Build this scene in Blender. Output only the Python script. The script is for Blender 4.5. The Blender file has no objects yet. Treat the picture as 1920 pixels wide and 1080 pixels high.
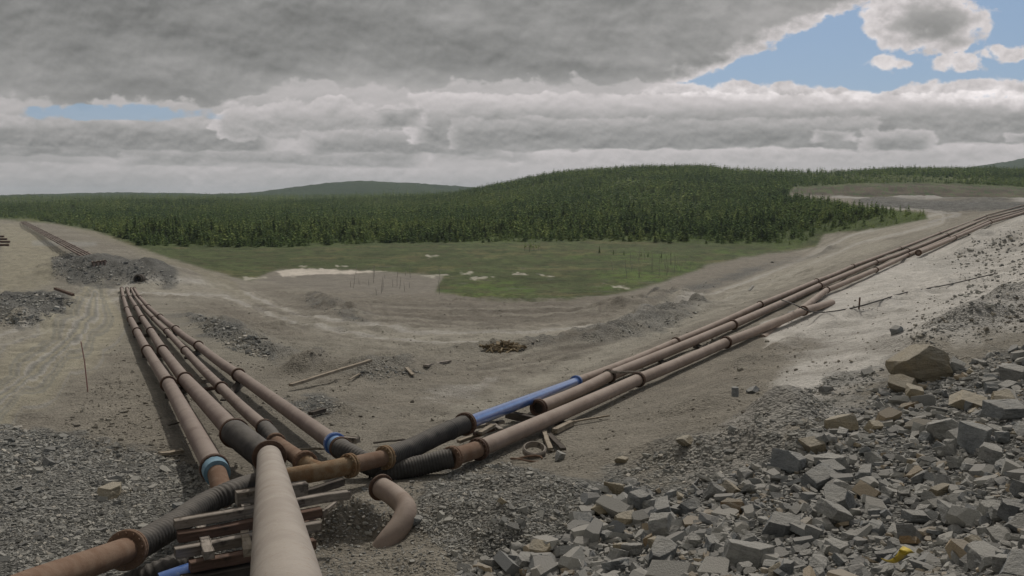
import bpy, bmesh, math, random
import numpy as np
from mathutils import Vector, Matrix
R = math.radians
random.seed(7); rng = np.random.default_rng(11)
SC = bpy.context.scene
COL = SC.collection

# ------------------------------------------------------------------ camera
F = 1663.0; PITCH = math.atan(168/1663.0)
CP, SP = math.cos(PITCH), math.sin(PITCH)
CAMZ = 30.0
cd = bpy.data.cameras.new('camera'); cam = bpy.data.objects.new('camera', cd); COL.objects.link(cam)
cam.location = (0, 0, CAMZ); cam.rotation_euler = (math.pi/2-PITCH, 0, 0)
cd.sensor_width = 36; cd.lens = 36*F/1920; cd.clip_start = .05; cd.clip_end = 20000
SC.camera = cam

def at(px, py, Y):
    """world point seen at photo pixel px,py at horizontal distance Y ahead"""
    a = (px-960)/F; b = (540-py)/F
    dy = CP+b*SP; dz = -SP+b*CP
    k = Y/dy
    return Vector((a*k, Y, CAMZ+dz*k))
def pix(x, y, z):
    z = z-CAMZ; d = y*CP-z*SP
    d = np.maximum(d, .01)
    return 960+F*x/d, 540-F*(y*SP+z*CP)/d

# ------------------------------------------------------------------ light
SUN_AZ, SUN_EL = R(14), R(47)
sl = bpy.data.lights.new('sun', 'SUN'); so = bpy.data.objects.new('sun', sl); COL.objects.link(so)
sl.energy = 2.0; sl.angle = R(1.6); sl.color = (1, .95, .87)
so.rotation_euler = Vector((math.sin(SUN_AZ)*math.cos(SUN_EL), math.cos(SUN_AZ)*math.cos(SUN_EL), math.sin(SUN_EL))).to_track_quat('Z', 'Y').to_euler()
so.location = (0, 0, 120)
vs = SC.view_settings; vs.view_transform = 'Standard'; vs.look = 'None'; vs.exposure = 0.0; vs.gamma = 1; vs.use_curve_mapping = False
SC.render.engine = 'CYCLES'
SC.cycles.max_bounces = 5; SC.cycles.diffuse_bounces = 2; SC.cycles.glossy_bounces = 2; SC.cycles.volume_bounces = 0
SC.cycles.transparent_max_bounces = 6

# ------------------------------------------------------------------ node expressions
class E:
    def __init__(s, nt, sock): s.nt, s.s = nt, sock
    def _m(s, op, *a):
        n = s.nt.nodes.new('ShaderNodeMath'); n.operation = op
        for i, v in enumerate((s,)+a):
            if isinstance(v, E): s.nt.links.new(v.s, n.inputs[i])
            else: n.inputs[i].default_value = float(v)
        return E(s.nt, n.outputs[0])
    def __add__(s, o): return s._m('ADD', o)
    __radd__ = __add__
    def __sub__(s, o): return s._m('SUBTRACT', o)
    def __rsub__(s, o): return (s*-1)+o
    def __mul__(s, o): return s._m('MULTIPLY', o)
    __rmul__ = __mul__
    def __truediv__(s, o): return s._m('DIVIDE', o)
    def mn(s, o): return s._m('MINIMUM', o)
    def mx(s, o): return s._m('MAXIMUM', o)
    def abs(s): return s._m('ABSOLUTE')
    def exp(s): return s._m('EXPONENT')
    def step(s, a, b, lo=0., hi=1.):
        n = s.nt.nodes.new('ShaderNodeMapRange'); n.interpolation_type = 'SMOOTHSTEP'
        s.nt.links.new(s.s, n.inputs[0])
        for i, v in enumerate((a, b, lo, hi)): n.inputs[i+1].default_value = v
        return E(s.nt, n.outputs[0])
def vec(nt, x, y, z=0.):
    n = nt.nodes.new('ShaderNodeCombineXYZ')
    for i, v in enumerate((x, y, z)):
        if isinstance(v, E): nt.links.new(v.s, n.inputs[i])
        else: n.inputs[i].default_value = v
    return n.outputs[0]
def noise(nt, v, scale=1., detail=6., rough=.55, dist=0.):
    n = nt.nodes.new('ShaderNodeTexNoise'); n.noise_dimensions = '3D'
    if v is not None: nt.links.new(v, n.inputs['Vector'])
    n.inputs['Scale'].default_value = scale; n.inputs['Detail'].default_value = detail
    n.inputs['Roughness'].default_value = rough; n.inputs['Distortion'].default_value = dist
    return E(nt, n.outputs[0])
def voro(nt, v, scale, feature='F1', out=0):
    n = nt.nodes.new('ShaderNodeTexVoronoi'); n.feature = feature; n.inputs['Scale'].default_value = scale
    if v is not None: nt.links.new(v, n.inputs['Vector'])
    return n.outputs[out]
def mixc(nt, f, a, b, mode='MIX'):
    n = nt.nodes.new('ShaderNodeMix'); n.data_type = 'RGBA'; n.blend_type = mode
    for i, v in ((0, f), (6, a), (7, b)):
        if isinstance(v, E): nt.links.new(v.s, n.inputs[i])
        elif isinstance(v, bpy.types.NodeSocket): nt.links.new(v, n.inputs[i])
        elif i == 0: n.inputs[0].default_value = v
        else: n.inputs[i].default_value = (*v, 1) if len(v) == 3 else v
    return n.outputs[2]

# ------------------------------------------------------------------ world: clouds over a Nishita sky
w = bpy.data.worlds.new('World'); SC.world = w; w.use_nodes = True
nt = w.node_tree; nt.nodes.clear()
outn = nt.nodes.new('ShaderNodeOutputWorld'); bg = nt.nodes.new('ShaderNodeBackground')
bg.inputs[1].default_value = 0.1; nt.links.new(bg.outputs[0], outn.inputs[0])
sky = nt.nodes.new('ShaderNodeTexSky'); sky.sky_type = 'NISHITA'; sky.sun_disc = False
sky.sun_elevation = SUN_EL; sky.sun_rotation = SUN_AZ; sky.altitude = 400; sky.air_density = 1.0; sky.dust_density = 1.2; sky.ozone_density = 2
tc = nt.nodes.new('ShaderNodeTexCoord'); sx = nt.nodes.new('ShaderNodeSeparateXYZ'); nt.links.new(tc.outputs['Generated'], sx.inputs[0])
dx, dy, dz = (E(nt, sx.outputs[i]) for i in range(3))
den = (dy*CP - dz*SP).mx(.06)
X = dx/den*16.63 + 9.6            # hundreds of pixels of arc, measured from fixed compass directions
Y = (dy*SP + dz*CP)/den*-16.63 + 5.4
zenFill = dz.step(.35, .95)*.16  # brighter sky overhead, out of view, added as fill for the shadows
hz_ = dz.mx(-.02)+.15; qx = dx/hz_; qy = dy/hz_             # a level cloud deck seen in perspective
def deck(k, sc, det, ro, di, dxs=0., off=0.):
    return noise(nt, vec(nt, qx*k+dxs, qy*k, off), sc, det, ro, di)
D1 = deck(1., .75, 7, .50, .25, 0, 2.); D1u = deck(.965, .75, 7, .50, .25, -.02, 2.)
D2 = deck(1., 1.9, 6, .52, .15, 0, 7.); D2u = deck(.975, 1.9, 6, .52, .15, -.02, 7.)
D3 = deck(1., .33, 5, .45, .3, 0, 4.)
e1 = D1-D1u; e2_ = D2-D2u
nP = noise(nt, vec(nt, X, Y*1.35, 5.), 1.5, 7, .52, .1)      # puffs for ragged outlines
nP2 = noise(nt, vec(nt, X-.03, Y*1.35-.13, 5.), 1.5, 7, .52, .1)
nF = noise(nt, vec(nt, X*3.2, Y*4.4, 2.), 1.4, 5, .55, .1)
emb = nP-nP2
Xw = X + (nP-.5)*.7; Yw = Y + (nF-.5)*.12 + (D2-.5)*.3
def gs(cx, cy, sx_, sy_, x=None, y=None):
    a = ((x or Xw)-cx)/sx_; b = ((y or Yw)-cy)/sy_
    return ((a*a+b*b)*-1).exp()
def ell(cx, cy, rx, ry):
    a = (X-cx)/rx; b = (Y-cy)/ry
    return ((a*a+b*b)-1)*(ry*.5)
rag = (nP-.5)*.9 + (nF-.5)*.22
ragS_ = noise(nt, vec(nt, X*1.6, Y*3.0, 15.), 1.4, 6, .52, .1)
s1 = (X-12.35)*.404 + (Y-1.72)*.915
s2 = Y*-1 + 1.70 + (X-16.4)*.03
bA = s1.mn(s2)
for c in ((17.38, .36, 1.18, .60), (16.65, 1.22, .26, .13), (18.0, 1.20, .40, .15), (18.9, 1.02, .40, .11), (18.6, 1.70, 1.2, .20)):
    bA = bA.mn(ell(*c))
bA = bA + rag*.8
bB = gs(2.2, 2.12, 2.5, .19)*.9 - .46 + rag*.95 + (ragS_-.5)*.5
blue = bA.step(-.015, .075).mx(bB.step(0., .22, 0, .85))
edge = (bA*-1).step(-.02, .30, 1., 0.)
# lower field: banks of cumulus with lit tops and shaded bases
ns = noise(nt, vec(nt, X*2.2, Y*3.4, 12.), 1.4, 7, .52, .1); ns2 = noise(nt, vec(nt, X*2.2-.04, Y*3.4-.22, 12.), 1.4, 7, .52, .1)
ragS = (ns-.5)*.55; embS = ns-ns2
B = (D2-.5)*.24 + (D1-.5)*.30 + embS*.12 + .46
def bank(B, x0, x1, yt, yb_, bt, bd, a=1., sl=0., small=False, al=1.):
    """one bank of cumulus: lumpy lit top, shaded body, flatter base"""
    rg = (ragS if small else rag*.75+ragS*.5)*a
    yy = Y - (X-(x0+x1)/2)*sl
    mt = (yy-yt) + rg; mb = (yb_-yy) + rg*.8 + (D2-.5)*.25
    sd = ((X-x0)*.45).mn((X*-1+x1)*.45) + rg
    m = (mt.mn(mb).mn(sd)).step(-.01, .05)*al
    h = (mt/(yb_-yt)).mn(sd*3.)
    col = h.step(0., .62, bt, bd) + (embS*.26+emb*.22) + (D2-.5)*.12 + (nP-.5)*.10 + .03
    return B*(m*-1+1) + col*m
B = bank(B, -3, 4.2, 3.02, 3.7, .44, .37, .35, 0, True, .7)
B = bank(B, 3.5, 9.8, 3.12, 3.6, .47, .38, .3, 0, True, .8)
B = bank(B, -4, 3.6, 2.62, 2.96, .36, .27, .4, 0, True)
B = bank(B, 2.2, 8.0, 2.80, 3.12, .40, .31, .35, .01, True)
B = bank(B, 9.5, 23., 2.70, 3.05, .56, .44, .3, -.01, True, .9)
B = bank(B, 7.9, 10.2, 2.66, 3.02, .52, .36, .5, 0, True)
B = bank(B, -4, 5.2, 2.14, 2.78, .43, .25, .45, .02, True)
B = bank(B, 4.1, 9.0, 1.86, 2.62, .52, .35, .9)
B = bank(B, 5.6, 9.6, 2.42, 2.92, .45, .29, .4, 0, True)
B = bank(B, 7.6, 25., 1.70, 2.72, .58, .27, .55, -.005)
B = bank(B, 8.4, 16.5, 2.18, 2.80, .40, .25, .5)
B = bank(B, 6.9, 8.0, 2.02, 2.40, .40, .25, .45, 0, True)
B = bank(B, 16.1, 17.6, 2.42, 2.84, .46, .27, .4, 0, True)
B = bank(B, 15.2, 16.1, 2.44, 2.66, .46, .28, .3, 0, True)
B = bank(B, 18.8, 19.7, 2.48, 2.70, .46, .28, .3, 0, True)
# upper mass
yb = 1.60 + gs(1.5, 0, 2.2, 1e3, X, Y)*.35 + gs(3.9, 0, .9, 1e3, X, Y)*.35 + gs(7.2, 0, .6, 1e3, X, Y)*.10
up = (yb - Y + (nP-.5)*.95 + (nF-.5)*.2 )
upm = up.step(-.01, .10) * (s1.step(.25, -.1))
U = .250 + (D3-.5)*.55 + (D1-.5)*.34 + (nP-.5)*.15 + e1*.4 + emb*.2 + .015 + gs(.3, 1.2, 1.4, .9)*.06 + gs(14.2, .5, 2.0, .7)*.09 - gs(5.0, .5, 3.0, .5)*.035
U = U + up.step(.0, .30, .05, -.02)
Bc = B*(upm*-1+1) + U*upm + zenFill
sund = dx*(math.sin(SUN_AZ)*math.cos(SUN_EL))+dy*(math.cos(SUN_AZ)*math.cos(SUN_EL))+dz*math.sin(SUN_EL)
Bc = Bc + sund.step(.86, 1., 0., 1.0)  # glow round the sun, above the view, added for more fill
cl2 = gs(17.4, .52, .95, .42, X, Y)
Bc = Bc*(cl2*-.42+1)
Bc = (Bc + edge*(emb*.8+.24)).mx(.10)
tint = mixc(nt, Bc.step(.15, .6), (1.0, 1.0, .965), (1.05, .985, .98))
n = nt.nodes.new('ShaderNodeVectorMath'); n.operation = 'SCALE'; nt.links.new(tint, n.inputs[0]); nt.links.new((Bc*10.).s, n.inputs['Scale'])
# seen blue is deep and clean: tone the sky texture a little
skc = mixc(nt, .7, sky.outputs[0], (1.75, 2.75, 4.3))
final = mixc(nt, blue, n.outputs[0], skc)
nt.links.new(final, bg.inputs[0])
try: w.cycles.sampling_method = 'MANUAL'; w.cycles.sample_map_resolution = 512
except Exception: pass

# ------------------------------------------------------------------ numpy noise
def vnoise(x, y, seed=0):
    xi = np.floor(x).astype(np.int64); yi = np.floor(y).astype(np.int64)
    fx = x-xi; fy = y-yi; fx = fx*fx*(3-2*fx); fy = fy*fy*(3-2*fy)
    def h(a, b):
        n = (a*374761393 + b*668265263 + seed*1274126177) & 0x7fffffff
        n = ((n ^ (n >> 13))*1103515245) & 0x7fffffff
        n = ((n ^ (n >> 15))*12345701) & 0x7fffffff
        return (n ^ (n >> 12)) % 65536/65535.
    a = h(xi, yi); b = h(xi+1, yi); c = h(xi, yi+1); d = h(xi+1, yi+1)
    return (a*(1-fx)+b*fx)*(1-fy)+(c*(1-fx)+d*fx)*fy
def fbm(x, y, oct=4, seed=0, g=.5):
    s = 0; a = 1; t = 0
    for i in range(oct):
        s = s+a*vnoise(x*2**i+i*17.3, y*2**i-i*9.1, seed+i); t += a; a *= g
    return s/t-.5
def sstep(x, a, b):
    t = np.clip((x-a)/(b-a), 0, 1); return t*t*(3-2*t)

# ------------------------------------------------------------------ terrain height: control points (bearing, distance, height below the camera)
CT = []
def ct(px, *yz):
    for Yd, z in yz: CT.append((math.atan((px-960)/F), math.hypot(Yd, (px-960)/F*Yd), z))
for px in (-150, 100, 350, 600, 850):
    ct(px, *[(y, -(3.8+.077*y)) for y in (11, 15, 20, 27, 40, 60, 85)])
for px in (-200, 100, 400, 700, 1000): ct(px, (2.5, -2.35), (5, -3.1), (8, -4.0))
ct(1300, (2.5, -2.1), (5, -2.75)); ct(1700, (2.5, -1.9), (5, -2.5)); ct(2050, (2.5, -1.7), (5, -2.1))
ct(1000, (12, -4.5), (18, -5.1), (27, -5.9), (40, -6.8), (60, -8.3), (85, -10.3), (115, -12.6), (135, -14))
ct(1200, (9, -4.0), (12, -4.25), (18, -4.8), (25, -5.35), (40, -6.3), (60, -7.8), (90, -10.9), (120, -13.6), (150, -14))
ct(1360, (8, -3.55), (12, -3.95), (18, -4.4), (25, -4.9), (31, -5.3), (45, -5.9), (65, -7.4), (100, -10.9), (145, -14), (220, -14))
ct(1540, (7.5, -3.3), (12, -3.7), (18, -4.1), (28, -4.6), (40, -4.95), (48, -5.3), (65, -5.9), (90, -6.9), (130, -9.5), (190, -13), (240, -13))
ct(1690, (7, -3.1), (12, -3.4), (20, -3.8), (30, -4.1), (50, -4.6), (80, -5.1), (110, -5.7), (150, -6.4), (200, -7))
ct(1850, (7, -2.9), (12, -3.2), (20, -3.5), (40, -3.9), (60, -4.1), (90, -4.0), (140, -3.7), (200, -4.0))
ct(2050, (7, -2.4), (12, -2.6), (30, -2.6), (60, -2), (100, -1), (200, 1), (420, 5))
ct(1640, (270, -3.9)); ct(1600, (300, -2.8)); ct(1750, (250, -3.5), (340, -.6)); ct(1900, (300, -1))
ct(1700, (420, 3), (520, 8), (600, 13), (750, 23), (1000, 12)); ct(1920, (420, 3.5), (520, 7), (600, 12), (750, 22), (1000, 12))
ct(1500, (330, -6), (420, 1), (520, 8), (600, 12), (750, 20), (1000, 12))
for px in (600, 800, 1000, 1200): ct(px, (180, -14), (230, -14))
ct(600, (105, -12), (130, -13.3), (150, -14)); ct(850, (115, -12.6), (135, -14))
ct(350, (110, -12), (150, -12.3), (205, -14)); ct(450, (150, -13.6))
ct(200, (120, -11.9), (140, -11.2), (200, -11.8), (300, -12.6), (400, -13.5))
ct(50, (110, -11.9), (130, -11.5), (200, -11.6), (300, -12), (480, -12.4)); ct(-150, (110, -11.7), (200, -11.6), (480, -12.4))
ct(0, (600, -11), (1000, -5), (1500, -1)); ct(300, (300, -13.5), (450, -12), (700, -8), (1000, -4), (1500, 0))
ct(600, (280, -14), (400, -12), (600, -9), (1000, -3), (1500, 0)); ct(850, (280, -14), (400, -11), (600, -5), (800, 1), (1000, 3), (1500, 0))
ct(950, (300, -13), (450, -6), (600, 3), (750, 9), (1000, 7)); ct(1050, (300, -13), (450, -3), (600, 9), (750, 18), (1000, 10))
for px in (1200, 1350): ct(px, (300, -12.5), (450, -2), (600, 13), (750, 23), (1000, 15), (1500, 0))
for px in (-200, 300, 700, 1100, 1500, 2050): ct(px, (2500, -10), (7000, -40))
CT = np.array(CT)
def _uv(a, r): return np.stack([a*2.6, np.log(r)], -1)
PT = _uv(CT[:, 0], CT[:, 1]); TT = CT[:, 2]/CT[:, 1]
def _k(d2): return .5*d2*np.log(d2+1e-12)
n_ = len(PT)
K = _k(((PT[:, None]-PT[None])**2).sum(-1))+np.eye(n_)*.004
Pm = np.concatenate([np.ones((n_, 1)), PT], 1)
A = np.zeros((n_+3, n_+3)); A[:n_, :n_] = K; A[:n_, n_:] = Pm; A[n_:, :n_] = Pm.T
W = np.linalg.solve(A, np.concatenate([TT, np.zeros(3)]))
def _rbf(a, r):
    q = _uv(a, r); o = np.empty(len(q))
    for i in range(0, len(q), 20000):
        s = q[i:i+20000]
        o[i:i+20000] = _k(((s[:, None]-PT[None])**2).sum(-1))@W[:n_]+W[n_]+s@W[n_+1:]
    return o
def base(x, y):
    x = np.atleast_1d(np.asarray(x, float)); y = np.atleast_1d(np.asarray(y, float))
    r = np.hypot(x, y); a = np.arctan2(x, y); L = R(36)
    rc = np.maximum(r, 2.5)
    h = _rbf(np.clip(a, -L, L), rc)*rc
    near = sstep(r, 3.5, .8); h = h*(1-near)-1.75*near
    b = sstep(np.abs(a), R(80), R(170))
    m = b > 0
    if m.any():
        h0 = (_rbf(np.full(m.sum(), -L), rc[m])+_rbf(np.full(m.sum(), L), rc[m]))*.5*rc[m]
        h[m] = h[m]*(1-b[m])+h0*b[m]
    return h+CAMZ
_RY = np.exp(np.linspace(math.log(2.5), math.log(1200), 900))
def hit_base(px, py, h=0., f=None):
    a = (px-960)/F; b = (540-py)/F; dy_ = CP+b*SP; dz_ = -SP+b*CP
    k = _RY/dy_; x = a*k; z = CAMZ+dz_*k
    g = (f or base)(x, _RY)+h
    i = np.nonzero(z < g)[0]
    if len(i) == 0: i = [899]
    i = max(i[0], 1); d0 = z[i-1]-g[i-1]; d1 = z[i]-g[i]; t = d0/(d0-d1) if d0 != d1 else 0
    Yd = _RY[i-1]+(_RY[i]-_RY[i-1])*t
    return at(px, py, Yd)

# heaps and berms: (pixel path, radius m, height m, roughness)
HEAPS = [([(915, 950), (985, 945), (1040, 965)], 1.05, .42, .25), ([(860, 1000), (930, 1020)], .8, .38, .25), ([(640, 1012), (690, 1012)], .34, .5, .4), ([(780, 1060), (830, 1075)], .5, .15, .3),
         ([(1470, 800), (1400, 830), (1330, 855)], .9, .38, .5), ([(1480, 805), (1500, 850)], .8, .35, .4), ([(1180, 860), (1250, 850)], .8, .2, .5),
         ([(180, 515), (225, 508)], 5, 1.25, .5), ([(285, 522), (320, 520)], 5, 1.2, .5), ([(120, 500), (170, 508)], 6, .9, .5),
         ([(20, 560), (90, 558), (128, 572)], 3.0, .8, .6), ([(0, 592), (70, 612)], 2.6, .9, .6),
         ([(585, 560), (640, 585), (660, 592)], 2.0, .7, .8), ([(1120, 640), (1200, 612), (1300, 580)], 1.6, .7, .8), ([(1240, 560), (1330, 535), (1420, 505)], 3.0, 1.1, .8),
         ([(1150, 585), (1230, 575), (1280, 565)], 3, .9, .9), ([(1300, 540), (1430, 500), (1560, 468)], 3, 1.0, .9),
         ([(400, 612), (480, 650), (520, 668)], 1.5, .4, .9), ([(330, 590), (400, 620)], 1.4, .35, .8), ([(690, 700), (760, 690)], 1.2, .55, .5), ([(570, 760), (620, 775)], .8, .5, .6), ([(560, 700), (590, 690)], .7, .5, .5),
         ([(880, 660), (1010, 650), (1100, 632)], 1.0, .3, .9), ([(540, 690), (640, 700)], 1.0, .25, .9),
         ([(1290, 765), (1370, 735)], .5, .12, .6), ([(1370, 690), (1530, 620), (1680, 570), (1800, 520)], .9, .28, .8), ([(1760, 640), (1850, 600), (1920, 560)], 1.6, .5, .7),
         ([(1820, 470), (1920, 430)], 3, .9, .7), ([(1620, 378), (1750, 374), (1900, 378)], 8, 1.2, .5), ([(1520, 358), (1700, 356), (1850, 358)], 10, 1.4, .6),
         ([(150, 516), (235, 522), (300, 526)], 7, 1.6, .2)]
HP = []
for path, rad, ht, ro in HEAPS: HP.append(([np.array(hit_base(*p)[:2]) for p in path], rad, ht, ro))
def segd(x, y, pts):
    d = np.full(x.shape, 1e9)
    for p, q in zip(pts[:-1], pts[1:]):
        v = q-p; L2 = (v@v)+1e-9
        t = np.clip(((x-p[0])*v[0]+(y-p[1])*v[1])/L2, 0, 1)
        d = np.minimum(d, np.hypot(x-p[0]-t*v[0], y-p[1]-t*v[1]))
    return d

# pipe routes in photo pixels (centre of each joint) so that the ground is kept level beneath them
L1P = [(228, 541), (231.5, 558), (238, 580), (245, 599), (257, 622), (276, 657), (316, 720)]
L2P = [(238, 541), (244, 558), (256, 577), (267, 597), (283, 621), (305, 657), (347, 712)]
L3P = [(246, 541), (254, 557), (268, 575), (288, 597), (313, 621), (347, 657), (415, 727), (496, 802)]
L4P = [(252, 541), (262, 557), (278, 575), (300, 594), (329, 617), (372, 648), (447, 703), (628, 832)]
R1P = [(1080, 716), (1267, 641), (1425, 571), (1531, 527), (1599, 499), (1688, 466), (1762, 437), (1849, 404), (1925, 383)]
R2P = [(1012, 764), (1142, 705), (1374, 609), (1536, 536), (1642, 492), (1702, 470), (1775, 440), (1849, 409), (1925, 389)]
R4P = [(1430, 620), (1550, 544), (1642, 506), (1702, 478), (1780, 446), (1855, 413), (1925, 393)]
R3P = [(897, 842), (1196, 712), (1361, 642), (1506, 583), (1560, 556)]
R5P = [(1722, 474), (1790, 446), (1857, 417), (1925, 397)]
_flat = []
for P_ in (L1P[1:]+[(410, 885)], L2P[1:]+[(450, 830)], L3P[1:], L4P[1:], R1P, R2P, R3P):
    _flat.append([np.array(hit_base(p[0], p[1]+4)[:2]) for p in P_])
CORR = []
def height(x, y, fine=True):
    x = np.atleast_1d(np.asarray(x, float)); y = np.atleast_1d(np.asarray(y, float))
    h = base(x, y); r = np.hypot(x, y)
    dp = np.full(x.shape, 1e9)
    m = (r < 260)
    if m.any():
        q = np.full(m.sum(), 1e9)
        for f in _flat: q = np.minimum(q, segd(x[m], y[m], f))
        dp[m] = q
    calm = .12+.88*sstep(dp, .5, 1.8+r*.02)
    for pts, rad, ht, ro in HP:
        c = sum(pts)/len(pts); mm = (np.abs(x-c[0]) < rad*3+40) & (np.abs(y-c[1]) < rad*3+60)
        if not mm.any(): continue
        d = segd(x[mm], y[mm], pts)/rad
        nz = 1+ro*2.4*fbm(x[mm]/rad*1.4, y[mm]/rad*1.4, 4, 31)
        d = d+fbm(x[mm]/rad*.8, y[mm]/rad*.8, 2, 33)*.5
        b = np.exp(-np.maximum(d, 0)**1.8*1.3)*ht*nz
        h[mm] = h[mm]+b*calm[mm]
    amp = np.clip(r*.012, .1, 1.1)*sstep(r, 2, 6)
    h = h+calm*(fbm(x/5, y/5, 3, 3)*amp*.55+fbm(x/1.1, y/1.1, 3, 4)*.13*np.clip(r/20, .7, 3))
    ru = sstep(fbm(x/14, y/9, 2, 14), -.05, .15)*(r > 14)*(r < 160); h = h+calm*ru*(fbm(x/3.2, y/.9, 3, 15)*.45*np.clip(r/50, .4, 1.5))
    if fine: h = h+calm*(fbm(x/.35, y/.35, 3, 5)*.07)*np.clip(r/20, .6, 3.)
    if CORR:
        m = (r < 260)
        if m.any():
            xm, ym, hm_ = x[m], y[m], h[m]; num = np.zeros(m.sum()); wsum = np.zeros(m.sum()); wmax = np.zeros(m.sum())
            for p, q, zo in CORR:
                vx, vy = q[0]-p[0], q[1]-p[1]; L2 = vx*vx+vy*vy+1e-9; t = np.clip(((xm-p[0])*vx+(ym-p[1])*vy)/L2, 0, 1)
                dd = np.hypot(xm-p[0]-t*vx, ym-p[1]-t*vy); sc_ = 1+r[m]*.008
                w_ = 1-sstep(dd, .35*sc_, 2.0*sc_); num += w_**2*(p[2]+(q[2]-p[2])*t-zo); wsum += w_**2; wmax = np.maximum(wmax, w_)
            tg = num/np.maximum(wsum, 1e-6); h[m] = hm_+(tg-hm_)*wmax*.93
    a = np.arctan2(x, y)
    bog = sstep(base(x, y)-CAMZ, -12.6, -13.6)*(r > 120)*(r < 320)
    h = h*(1-bog)+bog*(base(x, y)+fbm(x/6, y/6, 4, 8)*.5)
    # the trench-free ridge line of the hills
    h = h+sstep(r, 400, 800)*fbm(x/120, y/120, 4, 9)*10
    return h
def hit(px, py, h=0.): return hit_base(px, py, h, height)
def gz(x, y): return float(height(x, y)[0])
HL, HR = .40, .26
LINES = {}
for nm, P_, h_ in (('L1', L1P, HL), ('L2', L2P, HL), ('L3', L3P, HL-.04), ('L4', L4P, HL), ('R1', R1P, HR), ('R2', R2P, HR), ('R4', R4P, HR-.04), ('R3', R3P, HR), ('R5', R5P, HR)):
    LINES[nm] = [hit(p[0], p[1], h_) for p in P_]
for nm in LINES:
    k0 = 1 if nm[0] == 'L' else 0
    L_ = LINES[nm][k0:]
    for a_, b_ in zip(L_[:-1], L_[1:]): CORR.append((tuple(a_), tuple(b_), {'L': .40, 'R': .235}[nm[0]] if nm != 'R3' else .25))

# ------------------------------------------------------------------ helpers for objects
def tag(o, label=None, cat=None, group=None, kind=None):
    if label: o['label'] = label
    if cat: o['category'] = cat
    if group: o['group'] = group
    if kind: o['kind'] = kind
    return o
def empty(name, loc, label, cat, group=None):
    o = bpy.data.objects.new(name, None); COL.objects.link(o); o.location = loc; o.empty_display_size = .3
    return tag(o, label, cat, group)
def npmesh(name, V, Fc, smooth=False, attrs=None):
    me = bpy.data.meshes.new(name); V = np.asarray(V, np.float32); Fc = np.asarray(Fc, np.int32)
    k = Fc.shape[1]
    me.vertices.add(len(V)); me.vertices.foreach_set('co', V.ravel())
    me.loops.add(Fc.size); me.loops.foreach_set('vertex_index', Fc.ravel())
    me.polygons.add(len(Fc)); me.polygons.foreach_set('loop_start', np.arange(0, Fc.size, k, dtype=np.int32))
    me.polygons.foreach_set('use_smooth', np.full(len(Fc), bool(smooth)))
    for nm, (ty, dat) in (attrs or {}).items():
        at_ = me.attributes.new(nm, ty, 'POINT')
        at_.data.foreach_set('color' if ty == 'FLOAT_COLOR' else 'value', np.asarray(dat, np.float32).ravel())
    me.update(); me.validate()
    return me
def link(name, me, mat, parent=None, loc=None):
    if mat and not me.materials: me.materials.append(mat)
    o = bpy.data.objects.new(name, me); COL.objects.link(o)
    if parent:
        o.parent = parent
        if loc is not None: o.location = loc
    elif loc is not None: o.location = loc
    return o
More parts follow.
